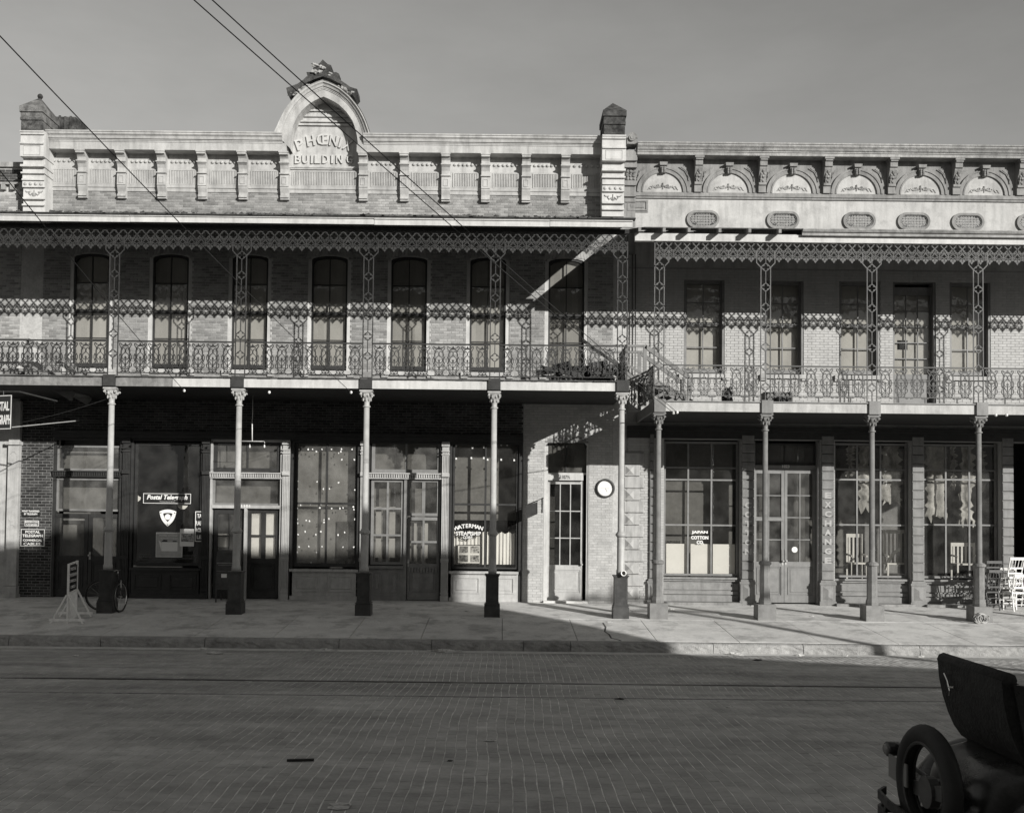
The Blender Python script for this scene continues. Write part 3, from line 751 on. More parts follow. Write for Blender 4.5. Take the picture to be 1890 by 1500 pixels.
for k in range(5): b.box(x0-.01+(x1-x0)*k/5, x0+.05+(x1-x0)*k/5, Yc-.03, Yc, 9, z1+random.uniform(0, .03))
put('chimney', (b, M['sooty']), PB)
# ---- ground floor shopfronts
def wxx(px): return wx(px, 960)
def zc(px, py): return at(px, py, W)[1]
def pilaster(px0, px1, m, ledge):
    x0, x1 = wxx(px0), wxx(px1); b = MB(); y = W-.06
    b.box(x0, x1, y, W+.1, .0, ZST)
    n = 4; z1_, z2_ = .1, 3.80
    w = (x1-x0); fl = w/(n*2+1)
    for (a, c) in ((.28, .95), (1.05, 3.02), (3.16, 3.55)):
        for k in range(n+1): b.box(x0+fl*2*k+.002, x0+fl*(2*k+1), y-.014, y, a, c)
    for z_, h, d in ((0, .14, .03), (.96, .03, .03), (1.0, .04, .03), (3.04, .10, .05), (3.58, .04, .03), (3.66, .03, .03), (3.80, .10, .05), (.18, .04, .02)):
        b.box(x0-.012, x1+.012, y-d, y-.001, z_, z_+h)
    for k in range(3):
        xx = x0+w*(k+.5)/3; b.prism([(xx-.02, 3.62), (xx+.02, 3.62), (xx, 3.65)], y-.03, y)
    b.prism([(x0, 3.05), (x1, 3.05), (x0, 3.14)], y-.07, y-.05)
    put('pilaster', (b, m), PB)
for p0, p1, m in ((226, 239, 'dwood'), (373.5, 386, 'dwood'), (521, 534, 'lwood'), (665, 676, 'lwood'), (815, 828, 'lwood')): pilaster(p0, p1, M[m], 0)
b = MB(); b.box(G0, G1, W-.10, W+.1, ZST-.0, ZST+.14); b.box(G0, G1, W-.14, W-.1, ZST+.10, ZST+.17); put('lintel', (b, M['dwood']), PB)
def ledge(px0, px1, py, m, h=.09):
    x0, x1 = wxx(px0), wxx(px1); z = zc((px0+px1)/2, py); b = MB(); b.box(x0, x1, W-.10, W+.1, z, z+.03); n = int((x1-x0)/.055)
    for k in range(n): b.box(x0+(x1-x0)*k/n, x0+(x1-x0)*(k+.6)/n, W-.075, W+.08, z-h, z)
    b.box(x0, x1, W-.055, W+.1, z-h-.03, z-h); put('transom_ledge', (b, m), PB)
def side_frame(px0, px1, m, w=.06):
    b = MB(); x0, x1 = wxx(px0), wxx(px1)
    b.box(x0, x0+w, W-.02, W+.12, 0, ZST); b.box(x1-w, x1, W-.02, W+.12, 0, ZST); b.box(x0+w, x1-w, W-.02, W+.12, ZST-.06, ZST)
    put('shopfront_frame', (b, m), PB)
def door_leaf(parent, x0, x1, z0, z1, zg0, zg1, Y, m, nx, nz, g, panels=1, name='door', back=None, st=.09, hand=None, mun=.025, munh=None):
    munh = munh or mun
    b = MB(); d = .05
    b.box(x0, x0+st, Y, Y+d, z0, z1); b.box(x1-st, x1, Y, Y+d, z0, z1); b.box(x0+st, x1-st, Y, Y+d, zg1, z1); b.box(x0+st, x1-st, Y+.001, Y+d, z0, z0+.18)
    b.box(x0+st, x1-st, Y+.001, Y+d, zg0-.12, zg0); b.box(x0+st, x1-st, Y+.02, Y+d, z0+.18, zg0-.12)
    n = panels
    for k in range(n):
        a = x0+st+(x1-x0-2*st)*k/n+.02; c = x0+st+(x1-x0-2*st)*(k+1)/n-.02
        raised(b, a, c, z0+.20, zg0-.14, Y+.02, .035, .014)
    for i in range(1, nx):
        x = x0+st+(x1-x0-2*st)*i/nx; b.box(x-mun/2, x+mun/2, Y+.006, Y+d-.006, zg0, zg1)
    for i in range(1, nz):
        z = zg0+(zg1-zg0)*i/nz
        for k in range(nx): b.box(x0+st+(x1-x0-2*st)*k/nx+(mun/2 if k else 0), x0+st+(x1-x0-2*st)*(k+1)/nx-(mun/2 if k < nx-1 else 0), Y+.008, Y+d-.008, z-munh/2, z+munh/2)
    o = put(name, (b, m), parent)
    for i in range(nx):
        for k in range(nz):
            p, q = x0+st+(x1-x0-2*st)*i/nx, x0+st+(x1-x0-2*st)*(i+1)/nx; s, t = zg0+(zg1-zg0)*k/nz, zg0+(zg1-zg0)*(k+1)/nz
            y = Y+.025+random.uniform(-.001, .001); e = random.uniform(-.0015, .0015)
            put('pane', (MB().quad((p, y, s), (q, y+e, s), (q, y-e, t), (p, y, t)), g), o)
    if hand:
        hx = x0+st*.5 if hand < 0 else x1-st*.5; q = MB(); q.tube([(hx, Y, zg0+.02), (hx, Y-.05, zg0+.02)], .012, 8); q.blob((hx, Y-.06, zg0+.02), .028, 1, 10, 6, j=0)
        q.box(hx-.02, hx+.02, Y-.006, Y, zg0-.08, zg0+.10); put('handle', (q, M['gold']), o)
    return o
def bulkhead(px0, px1, ztop, m, n=2, yo=0):
    x0, x1 = wxx(px0), wxx(px1); b = MB(); y = W-.02+yo
    b.box(x0, x1, y, W+.2, 0, ztop-.06); b.box(x0-.01, x1+.01, y-.07, W+.2, ztop-.06, ztop); b.box(x0, x1, y-.03, y, 0, .10)
    for k in range(n):
        a = x0+(x1-x0)*k/n+.10; c = x0+(x1-x0)*(k+1)/n-.10; raised(b, a, c, .20, ztop-.15, y, .05, .02)
    put('bulkhead', (b, m), PB)
def backing(x0, x1, z0, z1, Y, m, name='paper_backing', par=None):
    put(name, (MB().box(x0, x1, Y, Y+.01, z0, z1), m), par or PB)
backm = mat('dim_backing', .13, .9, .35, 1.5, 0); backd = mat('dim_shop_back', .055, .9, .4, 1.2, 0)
# bay 1: dark double door with two transoms
side_frame(97, 224, M['dwood'])
z = lambda py, px=160: zc(px, py)
glazing(PB, wxx(101), wxx(221), z(868), z(822), W+.05, 1, 1, M['mwood'], G['dusty'], name='transom_window')
ledge(97, 224, 871, M['dwood'])
glazing(PB, wxx(101), wxx(221), z(943), z(882), W+.05, 1, 1, M['mwood'], G['dusty'], name='transom_window')
d1 = door_leaf(PB, wxx(101), wxx(161), .02, z(948), z(1026), z(955), W+.06, M['dwood'], 1, 1, G['dusty'])
d2 = door_leaf(PB, wxx(162), wxx(221), .02, z(948), z(1026), z(955), W+.06, M['dwood'], 1, 1, G['dusty'], hand=-1)
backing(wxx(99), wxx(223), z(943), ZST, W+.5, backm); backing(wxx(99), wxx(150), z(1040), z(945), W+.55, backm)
# bay 2: display window of the telegraph office
side_frame(240, 374, M['dwood'])
glazing(PB, wxx(246), wxx(371), z(1042), z(815), W+.04, 1, 1, M['dwood'], G['clear'], fr=.07, name='display_window')
bulkhead(243, 372, z(1046), M['dwood'])
# bay 3: light framed door
side_frame(387, 520, M['lwood'], .05)
glazing(PB, wxx(391), wxx(516), z(870, 450), z(812, 450), W+.05, 2, 1, M['dwood'], G['dusty'], fr=.09, mun=.05, name='transom_window')
ledge(387, 520, 874, M['lwood'])
glazing(PB, wxx(391), wxx(516), z(932, 450), z(882, 450), W+.05, 1, 1, M['mwood'], G['dusty'], name='transom_window')
b = MB(); b.box(wxx(391), wxx(516), W-.03, W+.1, z(938, 450), z(932, 450)-.001); b.box(wxx(451), wxx(456), W-.03, W+.1, 0, z(938, 450)); put('door_frame', (b, M['lwood']), PB)
door_leaf(PB, wxx(394), wxx(450), .02, z(941, 450), z(1030, 450), z(948, 450), W+.06, M['dwood'], 2, 2, G['dusty'], hand=1)
door_leaf(PB, wxx(457), wxx(514), .02, z(941, 450), z(1031, 450), z(945, 450), W+.06, M['dwood'], 2, 2, G['dusty'], panels=1, st=.075, mun=.11, munh=.04)
backing(wxx(390), wxx(518), z(934, 450), ZST, W+.4, backm)
put('curtain', (MB().box(wxx(460), wxx(512), W+.16, W+.17, z(1030, 450), z(944, 450)), mat('ivory_blind', .78, .9, .1, 3, 0)), PB)
put('curtain', (MB().box(wxx(396), wxx(420), W+.16, W+.17, z(1010, 450), z(985, 450)), M['paper']), PB)
x, zz = at(454, 933.5, W); text('1101', .07, M['signw'], PB, x, W-.032, zz, width=.22, depth=.006, name='house_number', bold=.02)
# bay 4: big window blotched with old paste
side_frame(536, 664, M['dwood'], .07)
w4 = glazing(PB, wxx(541), wxx(662), z(1046, 600), z(812, 600), W+.04, 2, 2, M['dwood'], G['dusty'], fr=.09, mun=.05, name='display_window')
backing(wxx(541), wxx(662), z(1046, 600), ZST, W+.35, mat('grey_screen', .16, .9, .3, 1.3, 0))
backing(wxx(618), wxx(658), z(1040, 600), z(962, 600), W+.30, backd, 'cabinet')
bulkhead(537, 662, z(1050, 600), M['lwood'])
q = MB(); x4 = wxx(541)
specks = [(552,829),(577,829),(584,833),(594,829),(612,829),(630,829),(629,833),(625,836),(650,829),(631,848),(654,848),(549,888),(549,902),(585,889),(597,902),(625,890),(608,902),(655,904),(555,932),(573,930),(592,930),(549,938),(590,937),(612,938),(627,938),(633,937),(652,935),(653,940),(549,958),(565,960),(571,961),(598,959),(607,957),(549,965),(598,964),(655,958),(563,981),(592,981),(550,986),(583,986),(636,982),(624,987),(552,1009),(570,1008),(594,1008),(633,1009),(548,1019),(584,1019),(653,1009),(574,1038),(655,1037),(569,829),(603,932)]
for k, (px, py) in enumerate(specks):
    x, zz = at(px, py, W+.05); r = random.Random(k); q.prism([(x+r.uniform(.010, .028)*math.cos(a), zz+r.uniform(.012, .034)*math.sin(a)) for a in (0, 1.1, 2.2, 3.2, 4.2, 5.3)], W+.055, W+.061)
o = put('paste_spots', (q, M['paper']), w4); o['kind'] = 'stuff'
# bay 5: grey doors
side_frame(677, 816, M['dwood'], .06)
glazing(PB, wxx(684), wxx(812), z(872, 750), z(812, 750), W+.05, 2, 1, M['mwood'], G['dusty'], fr=.08, mun=.05, name='transom_window')
ledge(679, 815, 875, M['lwood'])
b = MB(); b.box(wxx(745), wxx(751), W, W+.1, 0, z(882, 750)); put('door_frame', (b, M['mwood']), PB)
glazing(PB, wxx(684), wxx(745), z(1042, 715), z(884, 715), W+.05, 2, 3, M['mwood'], G['dusty'], fr=.07, mun=.05, name='side_light')
bulkhead(681, 745, z(1044, 715), M['mwood'], 2, .04)
glazing(PB, wxx(751), wxx(811), z(952, 780), z(884, 780), W+.05, 2, 1, M['mwood'], G['dusty'], fr=.07, mun=.08, name='transom_window')
door_leaf(PB, wxx(752), wxx(811), .02, z(954, 780), z(1040, 780), z(960, 780), W+.06, M['mwood'], 2, 2, G['dusty'], panels=2, st=.06, mun=.05, hand=-1)
q = MB(); zz = z(1056, 780)
for k in range(10): q.box(wxx(755+k*5.4), wxx(758.5+k*5.4), W+.035, W+.06, zz, zz+.12)
put('fluted_rail', (q, M['mwood']), PB)
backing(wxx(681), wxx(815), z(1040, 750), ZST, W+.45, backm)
for p0, p1 in ((692, 702), (717, 728), (763, 768), (783, 789)): put('blind', (MB().box(wxx(p0), wxx(p1), W+.2, W+.21, z(1030, 750), z(935 if p0 < 750 else 965, 750)), M['shade']), PB)
# bay 6: steamship office window
side_frame(829, 963, M['dwood'], .06)
w6 = glazing(PB, wxx(835), wxx(956), z(1050, 895), z(812, 895), W+.04, 2, 2, M['dwood'], G['clear'], fr=.045, mun=.05, name='display_window')
bulkhead(830, 957, z(1054, 895), M['lwood'])
b = MB(); b.box(wxx(957), wxx(964), W-.01, W+.2, 0, ZST); put('shopfront_frame', (b, M['dwood']), PB)
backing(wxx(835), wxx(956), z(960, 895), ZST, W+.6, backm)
q = MB()
for px, py in ((842, 823), (872, 826), (893, 825), (842, 846), (870, 845), (893, 845), (900, 848), (925, 848), (949, 849), (897, 831), (925, 821), (936, 821)):
    x, zz = at(px, py, W+.05); q.prism([(x-.02, zz-.02), (x+.02, zz-.025), (x+.018, zz+.02), (x-.015, zz+.025)], W+.055, W+.061)
o = put('paste_spots', (q, M['paper']), w6); o['kind'] = 'stuff'
for s, px0, px1, py, h, col in (('STEAMSHIP', 842, 889, 986, .10, M['signb']), ('CORP.', 854, 873, 992.5, .07, M['signb'])):
    x, zz = at((px0+px1)/2, py, W); text(s, h, col, w6, x, W+.058, zz, width=(px1-px0)/75, depth=.003, bold=.03)
for i, ch in enumerate('WATERMAN'):
    t = (i-3.5)/3.5; x, zz = at(865+t*23, 970+4.5*t*t, W); text(ch, .10, M['signw'], w6, x, W+.056, zz, depth=.003, bold=.03, ang=math.radians(16*t), name='letter')
x, zz = at(864.5, 984.3, W); text('STEAMSHIP', .10, M['signw'], w6, x, W+.054, zz, width=.62, depth=.003, bold=.02)
x, zz = at(863.5, 991.5, W); text('CORP.', .07, M['signw'], w6, x, W+.054, zz, width=.25, depth=.003, bold=.02)
# door 1107 1/2 with arched fanlight
r = .14
b = MB(); z0 = zc(1045, 872); b.box(D0, D0+.09, W+.02, W+r+.08, 0, 3.84); b.box(D1-.035, D1, W+.02, W+r+.08, 0, 3.84); b.box(D0+.09, D1-.035, W+r-.02, W+r+.08, z0-.04, z0)
put('door_frame', (b, M['white']), PB)
b = MB(); lz0, lz1 = zc(1045, 886), zc(1045, 875); b.box(D0+.02, wx(1077, 880), W+r-.10, W+r-.02, lz0, lz1)
for k in range(7): xx = D0+.12+k*.13; b.box(xx, xx+.008, W+r-.104, W+r-.10, lz0+.02, lz1-.03)
lt = put('lintel', (b, M['white']), PB)
x, zz = at(1043, 880, W); text('1107\u00bd', .09, M['signb'], lt, x, W+r-.10, zz, width=.24, depth=.004, name='house_number', bold=.02)
fa, fc = D0+.09, D1-.035; ff = MB(); n = 10; h = (D1-D0)/2; m_ = (D0+D1)/2
pr = [D0+(D1-D0)*i/n for i in range(n+1)]; zz = [3.76+.24*math.sqrt(max(0, 1-((x-m_)/h)**2)) for x in pr]
for i in range(n): ff.prism([(pr[i], zz[i]), (pr[i+1], zz[i+1]), (pr[i+1], zz[i+1]+.06), (pr[i], zz[i]+.06)], W+r-.05, W+r+.06)
ff.box(m_-.015, m_+.015, W+r-.01, W+r+.04, z0, 4.0)
ft = put('fanlight', (ff, M['dwood']), PB)
put('pane', (MB().prism([(fa, z0)]+[(fc, z0)]+[(max(fa, min(fc, pr[i])), zz[i]) for i in range(n, -1, -1)], W+r+.015, W+r+.018), G['dusty']), ft)
dd = door_leaf(PB, D0+.09, wx(1077, 960), .05, lz0-.01, zc(1045, 1043), zc(1045, 893), W+r, M['lwood'], 3, 3, G['clear'], panels=1, st=.06, mun=.025, hand=1)
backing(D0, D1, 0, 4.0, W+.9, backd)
b = MB(); b.box(D0, D1, W-.12, W+.4, -.12, .045); put('door_step', (b, M['concrete']), PB)
# ================================================================== EXCHANGE BUILDING (right)
XR0, XR1 = XL1+.004, 15.2
EB = thing('commercial_building', 'two-storey pale building with a row of half-round garland panels under its cornice', 'building', (9, W, 0))
ro = [(1262, 1337), (1411, 1483), (1549, 1624), (1648, 1727), (1753, 1828), (1905, 1980)]
RO = []
for i, (a, c) in enumerate(ro):
    RO.append(Open(wx(a, 620), wx(c, 620), 4.68 if i == 3 else 5.66, 8.0))
RG = [Open(wx(a, 960), wx(c, 960), -.2, 4.05) for a, c in ((1225, 1367), (1391, 1513), (1541, 1681), (1706, 1848), (1869, 1960))]
b = MB(); wall_boxes(b, XR0, XR1, -.3, 4.6, RG, W+.004, W+.36); wall_boxes(b, XR0, XR1, 4.6, 11.1, RO, W+.004, W+.36)
OV = [1297, 1444.5, 1585, 1685.5, 1785, 1905]
put('wall', (b, M['mortarW']), EB)
bricks(EB, XR0+.02, XR1-.05, 4.70, 8.3, RO, M['brickW'], single=150, zone=(6, 13, 4.7, 6.9), seed=11, L=.195, H=.060, J=.006)
bricks(EB, XR0+.02, XR1-.05, -.02, 4.5, RG, M['brickW'], seed=12, L=.195, H=.060, J=.006)
b = MB(); b.box(XR0+.02, XR1, W-.012, W+.003, 8.3, 10.0); put('plaster_wall', (b, M['plaster']), EB)
shell(EB, XR0, XR1, 9.4, 4.6)
# upper windows
for i, o in enumerate(RO):
    if i == 3: continue
    sash_window(EB, o, 0, M['sashR'], M['sashR'], G['wavy'], M['shadeR'], sill=True, rise=0, r=.14, meet=6.93, case=.05)
o = RO[3]; x0, x1 = o.x0, o.x1-.22; b = MB(); b.box(o.x0, o.x0+.05, W+.02, W+.2, o.z0, o.z1); b.box(o.x1-.05, o.x1, W+.02, W+.3, o.z0, o.z1); put('door_frame', (b, M['sashR']), EB)
dr = door_leaf(EB, o.x0+.05, o.x1-.05, 4.70, 7.9, 5.72, 7.7, W+.14, M['sashR'], 3, 5, G['wavy'], panels=1, st=.035, mun=.02)
q = MB()
bx0, bx1 = o.x0+.05, o.x1-.05
hx, hz = at(1672, 634, W)
q.box(bx0, bx1, W+.22, W+.23, 5.0, hz-.12); q.box(bx0, bx1, W+.22, W+.23, hz+.12, 7.9); q.box(hx+.13, bx1, W+.22, W+.23, hz-.12, hz+.12); q.box(bx0, hx-.13, W+.22, W+.23, hz-.12, hz+.12)
put('shade', (q, M['shadeR']), dr)
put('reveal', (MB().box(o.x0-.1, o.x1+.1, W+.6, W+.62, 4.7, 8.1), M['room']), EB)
# cornice
cp2 = [(0, 11.0), (-.33, 11.0), (-.33, 11.07), (-.35, 11.075), (-.35, 11.10), (-.38, 11.12), (-.40, 11.16), (-.44, 11.20), (-.44, 11.24), (-.46, 11.245), (-.46, 11.28), (0, 11.33)]
EX0 = ax(1177, 270, 24.3)
for a, c in ((EX0, 6.2), (6.203, 9.4), (9.403, XR1)):
    put('cornice', (MB().prism([(W+y, z) for y, z in cp2], a, c, 'x'), M['stone']), EB)
put('parapet', (MB().box(XR0+.05, XR1, W+.02, W+.4, 11.05, 11.24), M['stone']), EB)
b = MB(); xa = wx(1172, 350)
b.box(xa, XR1, W-.05, W-.013, 10.01, 10.06); b.box(xa, XR1, W-.075, W-.013, 10.06, 10.10); b.box(xa, XR1, W-.055, W-.013, 10.10, 10.165)
b.box(xa, XR1, W-.02, W-.0125, 10.165, 11.0); put('moulding', (b, M['greystone']), EB)
acs = [1223, 1344, 1461.5, 1580, 1698, 1815, 1933]
# one arch panel, shared
q = MB(); R = 14
zb = 10.166
def semi(r, n=20): return [(r*math.cos(math.pi*i/n), zb+r*.98*math.sin(math.pi*i/n)) for i in range(n+1)]
for r0, r1, y in ((.50, .535, -.05), (.535, .60, -.035), (.60, .645, -.055)):
    p0, p1 = semi(r0), semi(r1); n = len(q.v)
    q.v += [(p[0], y, p[1]) for p in p0]+[(p[0], y, p[1]) for p in p1]+[(p[0], 0, p[1]) for p in p0]+[(p[0], 0, p[1]) for p in p1]
    for i in range(20):
        q.f += [(n+i+1, n+i, n+21+i, n+22+i), (n+i, n+i+1, n+43+i, n+42+i), (n+22+i, n+21+i, n+63+i, n+64+i)]
ame = q.mesh('arch_moulding', M['greystone'])
q = MB(); q.prism([(.50*math.cos(math.pi*i/20), zb+.49*math.sin(math.pi*i/20)) for i in range(21)], -.012, -.003); tme = q.mesh('lunette', M['plaster'])
q = MB()                                           # garland in relief
for sgn in (-1, 1):
    q.iron([(sgn*.05, zb+.16), (sgn*.10, zb+.12), (sgn*.17, zb+.11), (sgn*.23, zb+.14), (sgn*.27, zb+.12)], .028, -.03, -.008)
    q.iron(arc(sgn*.30, zb+.11, .035, .035, 20, 320, 7), .014, -.028, -.008); q.iron(arc(sgn*.12, zb+.16, .03, .03, -60, 200, 6), .014, -.03, -.008)
    for k in range(5): q.blob((sgn*(.06+.045*k), -.02, zb+.135+.02*math.sin(k*2.2)), .022, k, 6, 4, sq=(1, .7, 1))
    q.iron([(sgn*.33, zb+.13), (sgn*.36, zb+.07), (sgn*.38, zb+.06)], .014, -.026, -.008)
q.blob((0, -.025, zb+.16), .035, 3, 8, 5, sq=(1, .7, 1.2)); q.blob((0, -.025, zb+.22), .02, 4, 6, 4); q.blob((0, -.022, zb+.09), .018, 5, 6, 4)
gme = q.mesh('garland', M['stone'])
q = MB(); q.prism([(-.10, 10.88), (.10, 10.88), (.09, 10.80), (-.09, 10.80)], -.16, 0); q.prism([(-.075, 10.80), (.075, 10.80), (.055, 10.62), (-.055, 10.62)], -.11, 0)
for k in range(6): q.blob(((k % 2-.5)*.06, -.115, 10.65+.05*(k//2)), .03, k, 6, 4)
kme = q.mesh('keystone', M['greystone'])
q = MB()
prof = [(0, zb), (-.08, zb), (-.08, zb+.17), (-.12, zb+.18), (-.12, zb+.24), (-.07, zb+.25), (-.08, zb+.34), (-.13, zb+.42), (-.17, zb+.50), (-.20, zb+.56), (-.20, zb+.60), (-.24, zb+.62), (-.24, 10.90), (-.28, 10.91), (-.28, 10.998), (0, 10.998)]
q.prism(prof, -.09, .09, 'x')
q.box(-.115, .115, -.30, -.02, 10.95, 10.997)
for k in range(8): q.blob(((k % 2-.5)*.07+(.0), -.10-.015*(k//2), zb+.28+.06*(k//2)), .045, k+3, 6, 4, sq=(.9, .7, 1.1))
for k in range(3): q.blob((0, -.11-.03*k, zb+.28+.11*k), .04, k+30, 6, 4)
b2me = q.mesh('bracket', M['greystone'])
for px in acs:
    x = wx(px, 340)
    put('arch_moulding', ame, EB, (x, W-.02, 0)); put('lunette', tme, EB, (x, W-.02, 0)); put('garland', gme, EB, (x, W-.02, 0)); put('keystone', kme, EB, (x, W-.02, 0))
for px in (1287, 1405, 1524, 1643, 1762, 1880): put('bracket', b2me, EB, (wx(px, 340), W-.02, 0))
# spandrel grooves: shallow ribs beside each arch
q = MB()
for px in acs:
    x = wx(px, 340)
    for sgn in (-1, 1):
        for k in range(2): q.iron([(x+sgn*(.40+.06*k), 10.80), (x+sgn*(.55+.04*k), 10.70), (x+sgn*.64, 10.52-.06*k)], .016, W-.045, W-.018)
put('spandrel_ribs', (q, M['greystone']), EB)
# oval iron vents
q = MB(); n = 28; a_, h_ = .26, .155
def oval(a, h): 
    s = a-h
    return [(s+h*math.cos(t), h*math.sin(t)) for t in [(-math.pi/2+math.pi*i/14) for i in range(15)]]+[(-s+h*math.cos(t), h*math.sin(t)) for t in [(math.pi/2+math.pi*i/14) for i in range(15)]]
q.iron(oval(.375, .19), .055, -.05, .0, closed=True); q.iron(oval(.335, .16), .022, -.03, .0, closed=True)
vm = q.mesh('vent_surround', M['greystone'])
q = MB(); q.prism(oval(.335, .160), .002, .006); vb = q.mesh('vent_recess', M['black'])
q = MB()
for i in range(9):
    for j in range(5):
        x = -.28+.07*i; z_ = -.13+.065*j
        if (abs(x)/.31)**2.6+(abs(z_)/.145)**2.2 > 1: continue
        q.iron(arc(x, z_, .026, .026, 0, 300, 5)+[(x+.026, z_)], .0045, -.006, .0, closed=False)
        if i < 8 and (abs(x+.035)/.31)**2.6+(abs(z_+.03)/.145)**2.2 < 1: q.iron([(x+.018, z_+.018), (x+.052, z_+.047)], .0045, -.006, 0); q.iron([(x+.052, z_+.018), (x+.018, z_+.047)], .0045, -.006, 0)
vg = q.mesh('vent_grille', mat('grille_white', .7, .6, .1, 9, 0))
for px in OV:
    x, z_ = at(px, 398, W)
    x = wx(px, 398); z_ = 9.50
    v = put('vent', vm, EB, (x, W-.012, z_)); put('recess', vb, v, (x, W-.018, z_)); put('grille', vg, v, (x, W-.022, z_))
# end block of the parapet beside the pier, with its round top
b = MB(); x0, x1 = ax(1156, 300, 24.35), ax(1176, 300, 24.35); cx, rr = (x0+x1)/2, (x1-x0)/2
zt2 = az_(1166, 256, 24.35)
b.prism([(cx+rr*math.cos(math.pi*i/12), zt2+rr*math.sin(math.pi*i/12)*1.05) for i in range(13)], 24.3, 24.7); b.box(x0+.01, x1-.01, 24.32, 24.7, zt2-.14, zt2)
for z0_, z1_, d in ((10.92, 11.12, .30), (10.84, 10.918, .36), (10.70, 10.838, .28), (10.40, 10.698, .12), (10.28, 10.398, .2), (10.02, 10.278, .14), (9.9, 10.018, .08), (8.6, 9.898, .05)):
    b.box(x0-.10, x1, W-d, W+.2, z0_, z1_)
put('end_block', (b, M['greystone']), EB)
b = MB(); b.tube([(cx, 24.30, zt2), (cx, 24.27, zt2)], .08, 16); b.tube([(cx, 24.27, zt2), (cx, 24.255, zt2)], .045, 12); put('rosette', (b, M['greystone']), EB); b = MB()
for k in range(9): b.blob((cx-.08+.02*(k % 3)*4, W-.16, 10.45+.09*(k//3)), .05, k+8, 6, 4)
put('ornament', (b, M['greystone']), EB)
b = MB(); x0, z0 = at(1155, 392, W); x1, z1 = at(1196, 370, W); b.box(x0, x1, W-.04, W-.011, z0, z1); raised(b, x0+.03, x1-.03, z0+.03, z1-.03, W-.042, .05, .02)
put('raised_tablet', (b, M['greystone']), EB)
# quoins with pyramid ends beside the joint
for k in range(12):
    z0 = .12+k*.30; xa = wx(1151, 980); xb = wx(1188 if k % 2 else 1180, 980)
    q = MB(); q.bev(xa, xb, W-.05, W, z0, z0+.275, .015)
    if k % 2 == 0:
        pa, pb = xa+.03, xa+.24; zc_ = z0+.14; n = len(q.v)
        q.v += [(pa, W-.052, z0+.03), (pb, W-.052, z0+.03), (pb, W-.052, z0+.245), (pa, W-.052, z0+.245), ((pa+pb)/2, W-.12, zc_)]
        q.f += [(n, n+1, n+4), (n+1, n+2, n+4), (n+2, n+3, n+4), (n+3, n, n+4)]
    put('quoin_block', (q, mat('quoin_paint', .40, .8, .15, 5, .2, streak=.4)), EB)
# ground floor: rusticated pilasters
def rpil(px0, px1, letters=None, dark=False):
    x0, x1 = wxx(px0), wxx(px1); root = put('pilaster', (MB().box(x0+.01, x1-.01, W-.04, W+.3, 0, 4.1), M['colR']), EB)
    z = .62; k = 0; blk = MB().bev(0, x1-x0, -.03, .0, 0, .205, .014).mesh('block', M['colR'])
    while z < 4.0:
        put('block', blk, root, (x0, W-.04, z))
        z += .222; k += 1
    b = MB(); b.box(x0-.05, x1+.05, W-.10, W-.0, 0, .10); b.box(x0-.03, x1+.03, W-.085, W, .10, .50); b.box(x0-.05, x1+.05, W-.10, W, .50, .56); b.box(x0-.02, x1+.02, W-.08, W, .56, .61)
    m_ = (x0+x1)/2; n = len(b.v); h = (x1-x0)/2-.03
    b.v += [(m_-h, W-.087, .14), (m_+h, W-.087, .14), (m_+h, W-.087, .46), (m_-h, W-.087, .46), (m_, W-.115, .22), (m_, W-.115, .38)]
    b.f += [(n, n+1, n+4), (n+1, n+2, n+5, n+4), (n+2, n+3, n+5), (n+3, n, n+4, n+5)]
    put('pilaster_base', (b, M['colR']), root)
    if letters:
        for i, ch in enumerate(letters[0]):
            x, zz = at((px0+px1)/2, letters[1]+17.1*i, W); text(ch, .15, letters[2], root, x, W-.072, zz, depth=.002, bold=.05, name='letter', width=.17 if ch != 'I' else .05)
rpil(1198, 1206)
rpil(1368, 1391, ('COTTON', 932, mat('faded_letter', .30, .8, .2, 20, 0)))
rpil(1515, 1538, ('EXCHANGE', 914, M['grime']))
rpil(1682, 1704); rpil(1848, 1869); rpil(1962, 1985)
b = MB(); b.box(XR0, XR1, W-.06, W+.3, 4.06, 4.3); b.box(XR0, XR1, W-.12, W-.06, 4.24, 4.35); put('lintel', (b, M['dwood']), EB)
for o, a in zip(RG, range(5)):
    if a in (1, 4): continue
    put('plinth_step', (MB().box(o.x0-.02, o.x1+.02, W-.22, W+.1, -.1, .055), M['greystone']), EB)
RGI = .17
def rbulk(o):
    b = MB(); y = W+RGI-.02; x0, x1 = o.x0, o.x1
    b.box(x0, x1, y, W+.36, 0, .64); b.box(x0, x1, y-.10, y, .60, .65); b.box(x0, x1, y-.05, y, .55, .60)
    for a, c in ((.05, .20), (.23, .30), (.34, .50)): b.box(x0+.02, x1-.02, y-.03 if a != .23 else y-.045, y, a, c)
    put('bulkhead', (b, M['mwood'] if o is not RG[0] else mat('bulkhead_grey', .24, .65, .2, 5, .1, streak=.3)), EB)
zz_ = lambda py, px: zc(px, py)
for gi, (o, pxm, cols) in enumerate(((RG[0], 1290, (1270, 1313)), (RG[2], 1603, (1582, 1625.5)), (RG[3], 1768, (1746, 1789.5)))):
    rbulk(o)
    g = G['clear'] if gi == 0 else glass_mat('reflective_glass', .05, 3.0, .06)
    glazing(EB, o.x0+.02, o.x1-.02, .68, 4.0, W+RGI, 3, 3, M['sashR'], g, fr=.05, mun=.04, cols=[ax(c, 960, W+RGI) for c in cols], rows=[zl(969-.011*(pxm-925), W), zl(885-.011*(pxm-925), W), 3.35], name='display_window')
o = RG[0]; z1 = zc(1290, 1004)
